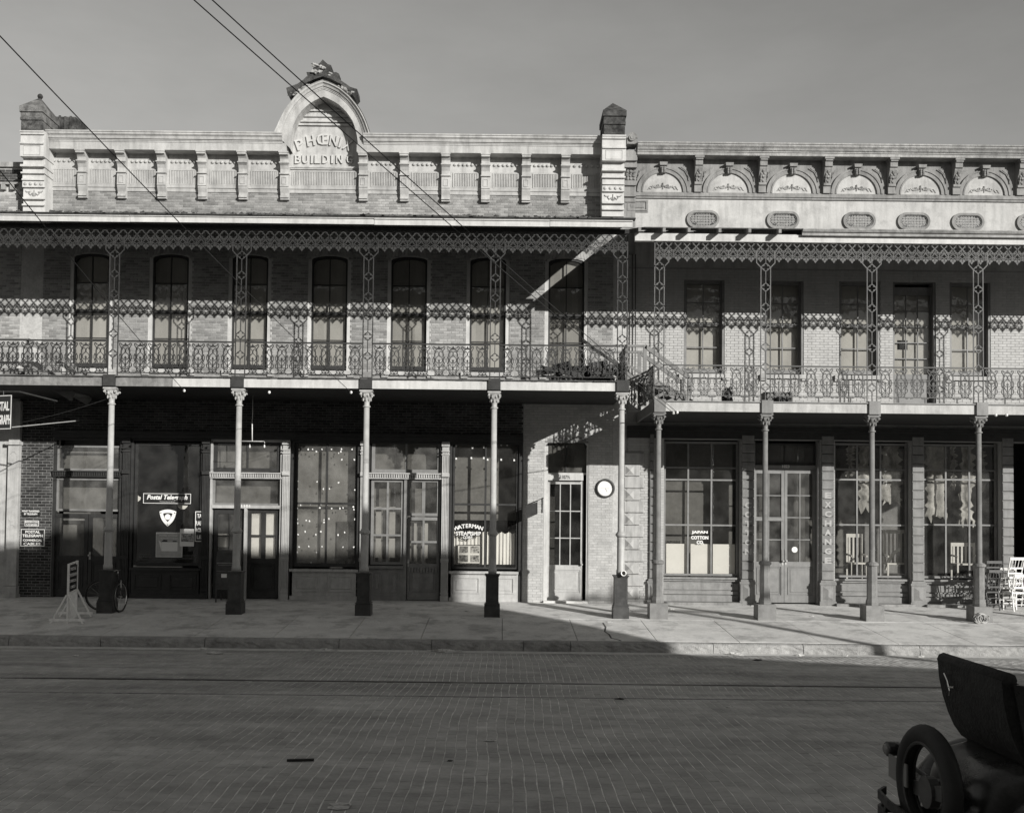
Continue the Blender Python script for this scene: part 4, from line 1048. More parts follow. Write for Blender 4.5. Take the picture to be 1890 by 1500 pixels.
for p0, p1 in ((1229, 1268), (1274, 1311), (1315, 1354)): put('paper_blind', (MB().box(ax(p0, 1020, W+.3), ax(p1, 1020, W+.3)+.02, W+.25, W+.255, .66, z1), M['paper']), EB)
backing(o.x0, o.x1, .6, 4.0, W+.9, mat('office_wall', .12, .9, .3, 1.2, 0), par=EB)
jt = [('JAPAN', 1291.5, 982.3, .40), ('COTTON', 1291.5, 991.8, .43), ('CO.', 1292.5, 1000.5, .18)]
jg = put('window_lettering', None, EB, (wx(1292, 990), W+.18, zc(1292, 990)))
for s, px, py, w_ in jt:
    x, zz = at(px, py, W+.18); text(s, .088, M['signw'], jg, x, W+RGI+.02, zz, width=w_, depth=.003, bold=.05)
# doors 1023
o = RG[1]; b = MB(); zl0, zl1 = zc(1450, 865), zc(1450, 858); Yd = W+RGI+.02
b.box(o.x0, o.x0+.04, W+.02, Yd+.06, .03, 4.0); b.box(o.x1-.04, o.x1, W+.02, Yd+.06, .03, 4.0); b.box(o.x0+.04, o.x1-.04, Yd-.04, Yd+.06, zl0, zl1); put('door_frame', (b, M['sashR']), EB)
x, zz = at(1449.5, 860.8, Yd); text('1023', .075, M['signw'], EB, x, Yd-.042, zz, width=.18, depth=.005, bold=.03, name='house_number')
glazing(EB, o.x0+.05, o.x1-.05, zl1+.02, 3.98, Yd, 2, 1, M['dwood'], G['dusty'], fr=.05, name='transom_window')
xm = ax(1447.5, 990, Yd)
gd = mat('door_grey', .21, .6, .18, 6, .1, streak=.25)
xe = o.x1-.045
door_leaf(EB, o.x0+.045, xm-.004, .04, zl0-.01, zc(1420, 1037), zc(1420, 873), Yd, gd, 2, 4, G['dusty'], panels=1, st=.07, hand=1)
door_leaf(EB, xm+.004, xe, .04, zl0-.01, zc(1470, 1037), zc(1470, 873), Yd, gd, 2, 4, G['dusty'], panels=1, st=.07, hand=-1)
b = MB(); b.box(o.x0+.05, xm-.03, Yd-.02, Yd, zc(1420, 961), zc(1420, 956)); b.box(xm-.07, xm-.01, Yd-.012, Yd, zc(1445, 1038), zc(1445, 1014)); b.box(xm+.01, xm+.07, Yd-.012, Yd, zc(1445, 1038), zc(1445, 1014)); put('push_plate', (b, M['sashR']), EB)
x, zz = at(1467, 1014, Yd); q = MB(); q.disc((x, Yd+.018, zz), .072, t=.004); q.iron([(x, zz-.05), (x, zz+.05)], .012, Yd+.012, Yd+.016); q.iron([(x-.05, zz), (x+.05, zz)], .012, Yd+.012, Yd+.016); put('round_sticker', (q, M['paper']), EB)
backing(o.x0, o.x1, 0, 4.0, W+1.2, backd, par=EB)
# ================================================================== NEIGHBOUR at the far left
NB = thing('commercial_building', 'sliver of a sooty brick building at the left edge with a dentilled parapet', 'building', (-14, W, 0))
b = MB(); x1 = XL0-.004; x0 = -19
zt_ = az_(20, 302, W)
b.box(x0, x1, W+.01, W+.4, -.3, zt_); put('wall', (b, M['mortarL']), NB)
b = MB(); zd = az_(20, 340, W)
b.box(x0, x1, W-.10, W+.01, zd-.03, zd+.02); b.box(x0, x1, W-.06, W+.012, zt_-.1, zt_+.02)
for k in range(30): b.box(x1-.12-.22*k, x1-.02-.22*k, W-.09, W+.008, zd-.16, zd-.03)
put('parapet_course', (b, M['stone']), NB)
bricks(NB, x0+4, x1-.05, zd+.05, zt_-.12, [], M['brickD'], seed=21, Y=W+.006)
bricks(NB, x0+4, x1-.05, 5.1, zd-.2, [], M['brickL'], seed=22, Y=W+.006)
shell(NB, x0, x1, zt_-.3, 4.9)
b = MB(); xa, xb = wx(17, 960), wx(37, 960); b.box(xa, xb, W-.14, W+.01, .28, 3.72); b.box(xa-.06, xb+.03, W-.2, W+.01, 3.72, 3.80); b.box(xa-.04, xb+.02, W-.18, W+.01, 0, .27); b.box(xa-.5, xb+.05, W-.24, W+.01, -.05, .08)
b.box(xa, xb, W-.12, W+.01, 3.8, 4.8)
for zz, s in ((.42, -1), (1.72, 1), (1.9, -1), (3.5, 1)): b.iron([(xa+.06, zz), (xa+.1, zz-.05*-s), (xb-.1, zz-.05*-s), (xb-.06, zz)], .014, W-.152, W-.138)
put('pilaster', (b, M['cream']), NB)
b = MB(); b.box(x0, xa-.002, W-.02, W+.01, 0, 4.0)
put('shopfront_panel', (b, M['cream']), NB)
# ================================================================== GALLERIES
SC = 1/83.9
def px2(pts, ox=0, oz=0): return [(p[0]*SC+ox, -p[1]*SC+oz) for p in pts]
def mir(pts): return [(-x, y) for x, y in pts]
U = 17.06*SC
def valance_mesh(m):
    """one repeat of the cast frieze; origin = crossing point of the lattice"""
    q = MB(); w = 1.75*SC; h = 8.53
    for s in (1, -1):
        q.iron(px2([(s*h, -8.3), (s*6.6, -6.6), (s*4.9, -6.4), (s*4.1, -4.2), (s*2, -2), (0, 0), (s*2, 2), (s*4.1, 4.0), (s*4.9, 6.2), (s*6.6, 6.4), (s*h, 8)]), w)
        for a, c in ((4.7, -4.9), (4.7, 4.7)): q.prism(px2([(s*(a-1.2), c), (s*a, c+1.2*(1 if c < 0 else -1)), (s*(a+1.7), c+2.2*(1 if c < 0 else -1)), (s*(a+.3), c-.3)]), -.009, .009)
        q.iron(px2([(0, .6), (s*1.7, 2.6), (s*1.7, 5.4), (s*.2, 8.4)]), 1.1*SC)
        q.iron(px2([(s*.2, 8.4), (s*3, 12), (s*6, 14.4), (s*h, 17)]), 1.5*SC)
        q.iron([(s*4.2*SC+2.0*SC*math.cos(t)*s, -9.6*SC+2.1*SC*math.sin(t)) for t in [(-.9+i*.8) for i in range(7)]], 1.1*SC)
        q.iron(px2([(s*6.6, 21), (s*6.2, 18), (s*4, 15.8), (s*2, 16.3), (0, 18.6)]), 1.3*SC)
        q.prism(px2([(s*.4, 20.2), (s*1.6, 18.9), (s*3.4, 18.8), (s*5.2, 20.2), (s*5.6, 22), (s*4.4, 23.8), (s*2.4, 24.2), (s*.6, 23.0)][::s]), -.010, .010)
    q.prism(px2([(-2.6, 25.2), (-1.1, 23.2), (0, 24), (1.1, 23.2), (2.6, 25.2), (0, 28.6)]), -.010, .010)
    q.iron(px2([(-h, 8), (-h, 21.4)]), 1.7*SC)
    return q.mesh('valance_panel', m)
RP = 26.75*SC
def railing_mesh(m, H):
    k = H/(59*SC)
    q = MB()
    def I(pts, w, both=True):
        for s in ((1, -1) if both else (1,)): q.iron([(s*x*SC, -y*SC*k) for x, y in pts], w*SC)
    I([(7.4, 13), (7.5, 24), (7.5, 36), (7.4, 49), (6.4, 53), (4, 55.6), (0, 56.6)], 1.5)
    I([(7.4, 13.5), (6, 10), (3.2, 7.9), (0, 7.5)], 1.4)
    I([(7.4, 12), (9.2, 9), (11.2, 5.6), (10.8, 3), (8.8, 2.6), (7.8, 4.4), (8.6, 6)], 1.3)
    I([(0, 6.6), (4, 6.3), (7, 5.2)], 1.6)
    I([(6, 15.5), (5.2, 12.6), (3.4, 11.6), (1.5, 13), (.2, 17), (1.2, 20.5), (4.6, 23.5), (6.3, 27), (6, 31), (3.4, 33.6), (0, 34.2)], 1.15)
    I([(9.9, 23.5), (11.5, 26.5), (11.5, 31.5), (9.9, 35.5), (8.5, 31.5), (8.5, 26.5), (9.9, 23.5)], 1.1)
    I([(9.9, 22.2), (9.9, 24)], 1.6); I([(9.9, 35), (9.9, 37)], 1.6)
    I([(5.2, 38), (5.6, 34.8)], 1.0)
    I([(7.5, 38.4), (10.2, 39.4), (11.6, 42.5), (11.2, 46), (8.8, 48), (7.5, 47.6)], 1.3)
    I([(5.4, 36.8), (3.8, 40.6), (0, 42), ], 1.1); I([(0, 46), (3, 47.5), (6.6, 46.2)], 1.1); I([(0, 49), (2.2, 51.8), (4.8, 51.4), (5.6, 49.4), (3.8, 48.9)], 1.1)
    I([(4.2, 55), (7, 56), (9.4, 58.4), (12.6, 59)], 1.6)
    I([(7.5, 16.5), (9.2, 16)], 1.0); I([(7.5, 18.6), (9.4, 18.4)], 1.0); I([(7.5, 20.4), (9.2, 20.6)], 1.0)
    for c, r in ((5, 1.7), (30.3, 1.8), (43.8, 1.7), (55, 1.6)):
        pts = [(0, c-2.0*r), (r*1.2, c), (r*.6, c+r), (-r*.6, c+r), (-r*1.2, c)]; q.prism([(x*SC, -y*SC*k) for x, y in pts], -.011, .011)
    I([(0, 31.5), (0, 34)], 1.0, False); I([(0, 35), (0, 48)], 1.2, False)
    return q.mesh('railing_panel', m)
def post_mesh(m, Hn, half=8.9, corner=0):
    """pierced post; origin at the valance crossing row, going down Hn px"""
    q = MB(); w = 1.9*SC
    for s in (1, -1):
        q.iron(px2([(s*half, 36), (s*half, Hn)]), w)
        if not (corner and s == corner): q.iron(px2([(s*17.06, 8), (s*17.06, 29), (s*half, 38)]), w)
        else: q.iron(px2([(s*half, -8), (s*half, 37)]), w)
    q.iron(px2([(0, 8), (0, 30)]), 1.5*SC)
    y = 37.5
    while y < Hn-6:
        for s in (1, -1):
            q.iron(px2([(0, y-7.8), (s*2.2, y-6.0), (s*4.2, y-4.8), (s*5.4, y-3.4), (s*half, y), (s*5.4, y+3.4), (s*4.2, y+4.8), (s*2.2, y+6.0), (0, y+7.8)]), 1.5*SC)
            for c in (-1, 1): q.prism(px2([(s*3.0, y+c*5.3), (s*2.4, y+c*2.4), (s*5.6, y+c*2.4)][::s*c]), -.008, .008)
        yn = y+37.1
        q.iron(px2([(0, y+7.8), (0, min(Hn, yn-7.8))]), 1.5*SC)
        y = yn
    q.iron(px2([(-half, Hn), (half, Hn)]), w)
    return q.mesh('gallery_post', m)
def col_parts(kind, m, mp, H):
    """column meshes, local origin on the ground"""
    if kind == 'L':
        pl = MB().box(-.172, .172, -.172, .172, -.02, .235); pl.box(-.16, .16, -.16, .16, .235, .262); pl.box(-.172, .172, -.172, .172, .262, .275)
        pe = MB(); pe.box(-.148, .148, -.148, .148, .275, .31); pe.box(-.14, .14, -.14, .14, .31, .88); pe.box(-.152, .152, -.152, .152, .88, .905); pe.box(-.168, .168, -.168, .168, .905, .93)
        for s in (-1, 1):
            pe.box(-.10, .10, s*.141-.004, s*.141+.004, .34, .36); pe.box(-.10, .10, s*.141-.004, s*.141+.004, .82, .84)
            for t in (-1, 1): pe.box(t*.10-.01, t*.10+.01, s*.141-.004, s*.141+.004, .36, .82)
        sh = MB(); sh.lathe([(.100, .93), (.100, 1.02), (.086, 1.06), (.084, 1.72), (.088, 1.76)], k=8, ph=.5)
        sh.lathe([(.088, 1.76), (.118, 1.80), (.118, 1.825), (.085, 1.87), (.072, 1.89), (.062, 4.55)], k=16)
        top = 4.62
    else:
        pl = MB().box(-.197, .197, -.197, .197, -.02, .335)
        pe = MB(); pe.lathe([(.135, .335), (.135, .40), (.112, .48), (.110, 1.16), (.112, 1.18)], k=8, ph=.5); pe.lathe([(.112, 1.18), (.138, 1.205), (.138, 1.24), (.10, 1.275)], k=16)
        sh = MB(); sh.lathe([(.09, 1.27), (.064, 1.29), (.056, 4.14)], k=16)
        top = 4.19
    z = top
    ca = MB(); r = .062 if kind == 'L' else .056
    ca.lathe([(r, z-.07), (r+.024, z-.055), (r+.024, z-.035), (r, z-.02), (r-.002, z+.03), (r+.008, z+.09), (r+.03, z+.13), (r+.05, z+.155), (r+.03, z+.16), (r+.045, z+.20), (r+.055, z+.235), (r+.075, z+.25)], k=16)
    for k in range(8):
        a = math.pi*k/4; ca.blob(((r+.028)*math.cos(a), (r+.028)*math.sin(a), z+.115), .03, k, 6, 4, sq=(.7, .7, 1.4)); a += .39
        ca.blob(((r+.052)*math.cos(a), (r+.052)*math.sin(a), z+.19), .03, k+9, 6, 4, sq=(.8, .8, 1.3))
    for sx in (-1, 1):
        for sy in (-1, 1): ca.blob((sx*(r+.055), sy*(r+.055), z+.225), .032, 5+sx, 6, 4)
    hw = .125 if kind == 'L' else .12
    ca.box(-hw, hw, -hw, hw, z+.25, z+.275); ca.box(-hw-.02, hw+.02, -hw-.02, hw+.02, z+.275, z+.31)
    return pl.mesh('plinth', mp), pe.mesh('pedestal', mp), sh.mesh('column', m, True), ca.mesh('capital', m)
def smooth_by_angle(me):
    for p in me.polygons: p.use_smooth = False
pmL = post_mesh(M['iron'], 266); pmLc = post_mesh(M['iron'], 266, corner=1)
pmR = post_mesh(M['ironR'], 290); pmRc = post_mesh(M['ironR'], 290, corner=-1)
vmL, vmR = valance_mesh(M['iron']), valance_mesh(M['ironR'])
rmL, rmR = railing_mesh(M['iron'], .69), railing_mesh(M['ironR'], .68)
cL = col_parts('L', M['col'], M['ped'], 0); cR = col_parts('R', M['colR'], M['pedR'], 0)
# ------------------------------------------------------------------ left gallery
LG = thing('iron_gallery', 'taller cast iron gallery with white fascia, fronting the building with the arch pediment', 'gallery', (-4, GC, 0))
cx5 = gx(1146.5, 900); sp = 236*SC
lcx = [cx5-sp*k for k in range(6)]
for i, x in enumerate(lcx):
    gz = ground(GC)
    c = put('column', cL[2], LG, (x, GC, gz)); put('plinth', cL[0], c, (x, GC, gz)); put('pedestal', cL[1], c, (x, GC, gz)); put('capital', cL[3], c, (x, GC, gz))
    put('corner_block', (MB().box(x-.132, x+.132, GC-.20, GC+.1, 4.86, 5.105), M['iron']), c)
vz = 8.26                                        # row of the lattice crossings
for i, x in enumerate(lcx): put('gallery_post', pmLc if i == 0 else pmL, LG, (x, GC, vz))
xe = cx5+8.9*SC
n = int((xe+13.6)/U)
for i in range(n+1): o = put('valance_panel', vmL, LG, (xe-U/2-i*U, GC+random.gauss(0, .003), vz+random.gauss(0, .0015))); o.rotation_euler = (random.gauss(0, .012), random.gauss(0, .008), random.gauss(0, .015))
FR = xe-(n+1)*U                                  # left end of the gallery
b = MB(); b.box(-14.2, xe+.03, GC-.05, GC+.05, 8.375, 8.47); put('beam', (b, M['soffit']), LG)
# fascia of the roof, in lengths
fx = [-14.2, -8.2, ax(691, 405, 21.8), 1.0, ax(1168, 410, 21.8)]
for k, (a, c) in enumerate(zip(fx, fx[1:])):
    b = MB(); dz = (.0, .004, -.006, .0)[k]; b.box(a+.004, c-.004, 21.78, 21.82, 8.455+dz, 8.575+dz); b.box(a+.004, c-.004, 21.75, 21.82, 8.576+dz, 8.605+dz)
    put('fascia_board', (b, M['white']), LG)
# roof: sloping boards and felt, thin mossy edge
b = MB(); xr = ax(1173, 410, 21.75)
def sl_(y): return 8.61+(y-21.72)*.315
b.prism([(21.72, 8.607), (24.62, 9.45), (24.62, 9.48), (21.72, 8.622)], -14.2, xr, 'x'); put('roof', (b, M['roof']), LG)
b = MB(); r = random.Random(5); x = -14.2
while x < xr-.05:
    wdt = r.uniform(.25, 1.2); h = r.uniform(.004, .03); b.box(x, min(x+wdt, xr), 21.70, 21.9, 8.622, 8.626+h); x += wdt*.9
for k in range(260):
    x = r.uniform(-12.4, xr-.1); y = r.uniform(24.5, 24.62); b.blob((x, y, 9.47+r.uniform(0, .03)), r.uniform(.015, .05), k, 5, 3, sq=(1.6, 1, .8), j=.5)
o = put('moss', (b, M['moss']), LG); o['kind'] = 'stuff'
b = MB()
for k in range(23):
    x = -13.9+.76*k
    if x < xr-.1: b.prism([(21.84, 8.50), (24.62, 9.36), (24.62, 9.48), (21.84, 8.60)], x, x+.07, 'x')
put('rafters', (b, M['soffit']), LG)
# floor: edge boards, deck, joists
seg = [-14.2, lcx[4]-.13, lcx[4]+.13, ax(318, 712, 21.9), lcx[3]-.13, lcx[3]+.13, lcx[2]-.13, lcx[2]+.13, lcx[1]-.13, lcx[1]+.13, lcx[0]-.13]
for k, (a, c) in enumerate(zip(seg, seg[1:])):
    if k in (1, 4, 6, 8): continue
    put('edge_board', (MB().box(a+.005, c-.005, GC-.15, GC-.11, 4.865, 5.055), M['wood'] if k < 3 else M['white']), LG)
xd = cx5+.15
b = MB(); r = random.Random(9); x = -14.2
while x < xd:
    b.box(x, min(x+.145, xd), GC-.19+r.uniform(-.012, .008), W-.005, 5.065, 5.088+r.uniform(-.002, .002)); x += .15
o = put('deck_boards', (b, mat('deck_wood', .08, .85, .3, 8, .4)), LG); o['kind'] = 'stuff'
b = MB()
for k in range(28):
    x = -14.0+.6*k
    if x < xd-.1: b.box(x, x+.06, GC-.10, W-.02, 4.90, 5.064)
b.box(-14.2, xd, GC-.06, GC+.06, 4.80, 4.899) if False else None
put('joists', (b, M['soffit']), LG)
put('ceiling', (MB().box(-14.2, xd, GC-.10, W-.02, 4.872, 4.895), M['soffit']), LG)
put('end_board', (MB().box(xd-.04, xd, GC-.10, W-.02, 4.87, 5.06), M['mwood']), LG)
# railings, one per bay
def railing(G, xa, xb, ztop, zbot, me, m, pitch):
    b = MB(); b.box(xa, xb, GC-.022, GC+.022, ztop-.03, ztop); b.box(xa, xb, GC-.012, GC+.012, zbot, zbot+.018)
    rr = put('railing', (b, m), G); n = max(1, int(round((xb-xa-.03)/pitch)))
    for k in range(n): o = put('railing_panel', me, rr, (xa+(xb-xa)*(k+.5)/n+random.gauss(0, .003), GC, ztop-.03)); o.rotation_euler = (random.gauss(0, .01), random.gauss(0, .008), random.gauss(0, .02))
    return rr
for i in range(5):
    a = lcx[i+1]+.115; c = lcx[i]-.115; railing(LG, a, c, 5.895, 5.172, rmL, M['iron'], RP)
def side_railing(G, x, z1, z0, me, m, ya=GC+.12, yb=W-.06, n=7):
    b = MB(); b.box(x-.02, x+.02, ya, yb, z1-.03, z1); b.box(x-.012, x+.012, ya, yb, z0, z0+.018)
    rr = put('railing', (b, m), G)
    for k in range(n):
        o = put('railing_panel', me, rr, (x, ya+(yb-ya)*(k+.5)/n, z1-.03)); o.rotation_euler = (0, 0, math.pi/2)
side_railing(LG, cx5+.09, 5.895, 5.172, rmL, M['iron'], yb=23.3, n=4)
# insulators and a bit of the end bracket
# ------------------------------------------------------------------ right gallery
RG_ = thing('iron_gallery', 'lower cast iron gallery with pale posts, fronting the building with garland panels', 'gallery', (8, GC, 0))
rx0 = gx(1215, 900); spR = 197.3*SC
rcx = [rx0+spR*k for k in range(6)]
GR = ground(GC)
for i, x in enumerate(rcx):
    c = put('column', cR[2], RG_, (x, GC, GR)); put('plinth', cR[0], c, (x, GC, GR)); put('pedestal', cR[1], c, (x, GC, GR)); put('capital', cR[3], c, (x, GC, GR))
    put('corner_block', (MB().box(x-.125, x+.125, GC-.19, GC+.1, 4.415, 4.70), M['colR']), c)
vzR = 8.115
for i, x in enumerate(rcx): put('gallery_post', pmRc if i == 0 else pmR, RG_, (x, GC, vzR))
xs = rcx[0]-8.9*SC
for i in range(int((15.1-xs)/U)): o = put('valance_panel', vmR, RG_, (xs+U/2+i*U, GC+random.gauss(0, .003), vzR+random.gauss(0, .0015))); o.rotation_euler = (random.gauss(0, .012), random.gauss(0, .008), random.gauss(0, .015))
b = MB(); xa = ax(1172, 433, 21.98); b.box(xa, 15.2, GC-.07, GC+.05, 8.215, 8.385); put('beam', (b, M['white']), RG_)
xm_ = ax(1491, 425, 21.5)
b = MB(); b.prism([(21.86, 8.47), (24.60, 9.20), (24.60, 9.22), (21.86, 8.49)], xm_, 15.2, 'x'); b.prism([(21.86, 8.47), (24.60, 9.20), (24.60, 9.22), (21.86, 8.49)], XR0+.02, xm_, 'x'); put('roof', (b, M['roof']), RG_)
b = MB(); b.prism([(21.94, 8.335), (21.90, 8.35), (21.90, 8.41), (21.86, 8.42), (21.83, 8.465), (21.83, 8.485), (21.94, 8.485)], xm_, 15.2, 'x'); put('gutter_moulding', (b, M['stone']), RG_)
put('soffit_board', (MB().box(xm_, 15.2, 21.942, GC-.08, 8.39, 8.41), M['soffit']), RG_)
for px in (1181, 1226, 1272, 1329, 1384, 1440):
    x = ax(px, 425, 21.7); put('rafter', (MB().prism([(21.70, 8.34), (21.74, 8.325), (24.6, 9.07), (24.6, 9.19), (21.70, 8.43)], x-.03, x+.03, 'x'), M['wood']), RG_)
b = MB(); 
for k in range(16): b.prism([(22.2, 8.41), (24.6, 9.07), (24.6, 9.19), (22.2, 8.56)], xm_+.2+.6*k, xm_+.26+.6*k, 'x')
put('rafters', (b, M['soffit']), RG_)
for k in range(5):
    a = rcx[k]+.125; c = rcx[k+1]-.125 if k < 5 else 15
    put('edge_board', (MB().box(a+.003, c-.003, GC-.14, GC-.10, 4.44, 4.635), M['cream']), RG_)
    b = MB(); b.box(a, c, GC-.17, GC-.1, 4.645, 4.672); put('edge_lip', (b, M['colR']), RG_)
b = MB(); x = rx0-.10; r = random.Random(4)
while x < 15.1: b.box(x, x+.145, GC-.12, W-.005, 4.64, 4.668+r.uniform(-.002, .002)); x += .15
o = put('deck_boards', (b, mat('deck_wood', .08, .85, .3, 8, .4)), RG_); o['kind'] = 'stuff'
b = MB()
for k in range(20): b.box(rx0+.1+.6*k, rx0+.16+.6*k, GC-.10, W-.02, 4.47, 4.639)
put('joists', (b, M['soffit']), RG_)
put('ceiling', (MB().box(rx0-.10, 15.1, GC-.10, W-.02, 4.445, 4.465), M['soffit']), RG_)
put('end_board', (MB().box(rx0-.14, rx0-.10, GC-.10, W-.02, 4.44, 4.66), M['colR']), RG_)
for k in range(5): railing(RG_, rcx[k]+.115, rcx[k+1]-.115, 5.49, 4.80, rmR, M['ironR'], 28.2*SC)
side_railing(RG_, rcx[0]-.10, 5.49, 4.80, rmR, M['ironR'], n=8)
# support brackets under the bottom rail
for k in range(5):
    for t in (.25, .5, .8): x = rcx[k]+spR*t; put('rail_foot', (MB().box(x-.012, x+.012, GC-.012, GC+.012, 4.67, 4.80), M['ironR']), RG_)
    x = lcx[k+1]+sp*.5; put('rail_foot', (MB().box(x-.012, x+.012, GC-.012, GC+.012, 5.09, 5.172), M['iron']), LG)
# ================================================================== BUILDINGS AND POLES BEHIND THE CAMERA (they cast the street's shade)
def opposite(x0, x1, y0, y1, ztop, label, slope=0):
    t = thing('commercial_building', label, 'building', ((x0+x1)/2, y1, -.3))
    ops = []
    x = x0+1.2
    while x < x1-2:
        ops += [Open(x, x+1.1, .6, 3.2)] + [Open(x, x+1.0, z, z+2.0) for z in [4.8+3.6*i for i in range(int((ztop-6)//3.6)+1)] if z+2.4 < ztop]; x += 2.6
    b = MB(); xs = sorted(set([x0, x1]+[o.x0 for o in ops]+[o.x1 for o in ops]))
    wall_boxes(b, x0, x1, -.4, ztop-.6, ops, y1-.35, y1); b.box(x0, x0+.3, y0, y1-.35, -.4, ztop-.6); b.box(x1-.3, x1, y0, y1-.35, -.4, ztop-.6); b.box(x0+.3, x1-.3, y0, y0+.3, -.4, ztop-.6)
    put('wall', (b, M['opp']), t)
    put('roof', (MB().box(x0+.3, x1-.3, y0+.3, y1-.35, ztop-1.0, ztop-.8), M['roof']), t)
    put('cornice', (MB().prism([(y1-.4, ztop-.599), (y1, ztop-.599), (y1+.25, ztop-.25), (y1+.3, ztop), (y1-.4, ztop)], x0, x1, 'x'), M['stone']), t)
    for o in ops:
        w = put('window', (MB().box(o.x0, o.x1, y1-.2, y1-.16, (o.z0+o.z1)/2-.03, (o.z0+o.z1)/2+.03), M['dwood']), t)
        put('pane', (MB().quad((o.x1, y1-.15, o.z0), (o.x0, y1-.15, o.z0), (o.x0, y1-.15, o.z1), (o.x1, y1-.15, o.z1)), G['dusty']), w)
    put('interior', (MB().box(x0+.4, x1-.4, y0+1, y1-1.5, -.3, ztop-1.2), M['room']), t)
    return t
OY = -4.0
XA = 3.27+.79*(19.2-OY)                      # its corner throws the slanting shadow edge over the pavement
opposite(-14, 8.0, -16, OY, 14.1, 'tallest brick building across the street behind the viewer')
opposite(8.03, 11.6, -16, OY, 12.15, 'very narrow brick building across the street beside the tallest one')
opposite(11.63, 15.9, -16, OY, 12.65, 'brick building across the street next to the narrow corner building')
opposite(15.93, XA, -16, OY, 12.15, 'narrow brick corner building across the street, its edge towards the low sun')
def shed(x0, x1, za, zb):
    """long pale warehouse whose parapet slopes down to the right"""
    t = thing('warehouse', 'long pale warehouse across the street with a parapet sloping down to the right', 'warehouse', ((x0+x1)/2, OY, -.3))
    y0, y1 = -16, OY; zt = lambda x: za+(zb-za)*(x-x0)/(x1-x0)
    ops = [Open(x0+1.4+3*i, x0+2.9+3*i, .3, 3.0) for i in range(6)]
    b = MB(); wall_boxes(b, x0, x1, -.4, 4.6, ops, y1-.35, y1); b.prism([(x0, 4.6), (x1, 4.6), (x1, zb), (x0, za)], y1-.35, y1); b.box(x0, x0+.3, y0, y1-.35, -.4, za-.3); b.box(x1-.3, x1, y0, y1-.35, -.4, zb-.3); b.box(x0+.3, x1-.3, y0, y0+.3, -.4, zb-.3)
    put('wall', (b, mat('pale_stucco', .6, .9, .15, 2, .2, streak=.2)), t)
    put('roof', (MB().prism([(x0+.3, za-.9), (x1-.3, zb-.9), (x1-.3, zb-.7), (x0+.3, za-.7)], y0+.3, y1-.35), M['roof']), t)
    for o in ops: put('loading_door', (MB().box(o.x0, o.x1, y1-.25, y1-.18, o.z0, o.z1), M['mwood']), t)
shed(XA+.03, 36, 8.34-.04, 5.25)
# ================================================================== POLES AND WIRES
def pole(x, y, z0, z1, r, label, arms=True):
    t = thing('utility_pole', label, 'pole', (x, y, z0))
    put('shaft', (MB().tube([(x, y, z0), (x+.03, y, (z0+z1)/2), (x, y, z1)], r, 12, [r, r*.9, r*.75]), M['trunk'], 1), t)
    if arms:
        for k, zz in enumerate((z1-.4, z1-1.1)):
            a = put('crossarm', (MB().box(x-1.1, x+1.1, y-.06, y+.06, zz-.06, zz+.06), M['trunk']), t)
            for s in (-1, -.5, .5, 1): put('insulator', (MB().lathe([(.02, zz+.06), (.04, zz+.12), (.04, zz+.17), (.015, zz+.2)], x+s, y, 8), M['porcelain'], 1), a)
    return t
pole(7.16+.79*(19.2-1.5), 1.5, -.3, 9.4, .15, 'wooden pole across the street that throws a thin shadow over the sunny pavement')
pole(-6.9, 5.2, -.3, 10.2, .14, 'wooden pole at the left that carries the wires to the galleries')
def wire_(label, a, b_, r, sag=.12, n=14, ins=True):
    a, b_ = Vector(a), Vector(b_); pts = []
    for i in range(n+1):
        t = i/n; p = a.lerp(b_, t); p.z -= sag*4*t*(1-t); pts.append(tuple(p))
    o = put('overhead_wire', (MB().tube(pts, r, 5), M['wire'])); tagp(o, label, 'wire', None)
    return o
def end(px, py, Y): x, z = at(px, py, Y); return (x, Y, z)
def on_line(p0, p1, s, Y0, Y1):
    """far end of a wire seen through p0 -> p1, extended by s beyond p1 to distance Y1"""
    px = p1[0]+(p1[0]-p0[0])*s; py = p1[1]+(p1[1]-p0[1])*s; x, z = at(px, py, Y1); return (x, Y1, z)
YW = GC-.16
for (p0, p1, s, lab) in (((340, 721), (0, 301), 1.6, 'lowest and leftmost overhead wire ending on the left gallery floor edge'),
                         ((648, 724), (0, 55), .75, 'overhead wire from the upper left corner to the left gallery floor edge'),
                         ((1243, 762), (372, 0), .9, 'left one of two close wires crossing the arch pediment'),
                         ((1250, 761), (405, 0), .85, 'right one of two close wires crossing the arch pediment')):
    a = end(*p0, YW-.04); c = on_line(p0, p1, s, YW, 6.0)
    wire_(lab, a, c, .0062, .10)
INS = ['under the left gallery edge at the foot of the leftmost wire', 'between the second and third columns, without a wire', 'just left of the third column', 'left of the pair right of the first pale column', 'right of the pair right of the first pale column', 'under the right gallery, left of two beyond the last column', 'under the right gallery, right of two beyond the last column']
for (px, py), il in zip(((340, 721), (497, 724), (648, 724), (1243, 762), (1250, 761), (1838, 766), (1858, 766)), INS):
    x, z = at(px, py, YW-.04); q = MB(); q.lathe([(.012, z-.03), (.028, z-.015), (.03, z+.01), (.018, z+.03)], x, YW-.04, 10); q.box(x-.005, x+.005, YW-.04, YW+.03, z+.012, z+.022)
    o = put('insulator', (q, M['porcelain'])); tagp(o, 'small white insulator '+il, 'insulator', 'insulators on the %s gallery edge' % ('left' if px < 1000 else 'right'))
wire_('thin wire running along the front of the right gallery railing', end(1205, 723, 21.7), end(1950, 699, 21.7), .004, -.02)
wire_('thin guy wire from the projecting sign up to the first column capital', end(20, 783, 21.6), end(200, 735, GC), .004, .05)
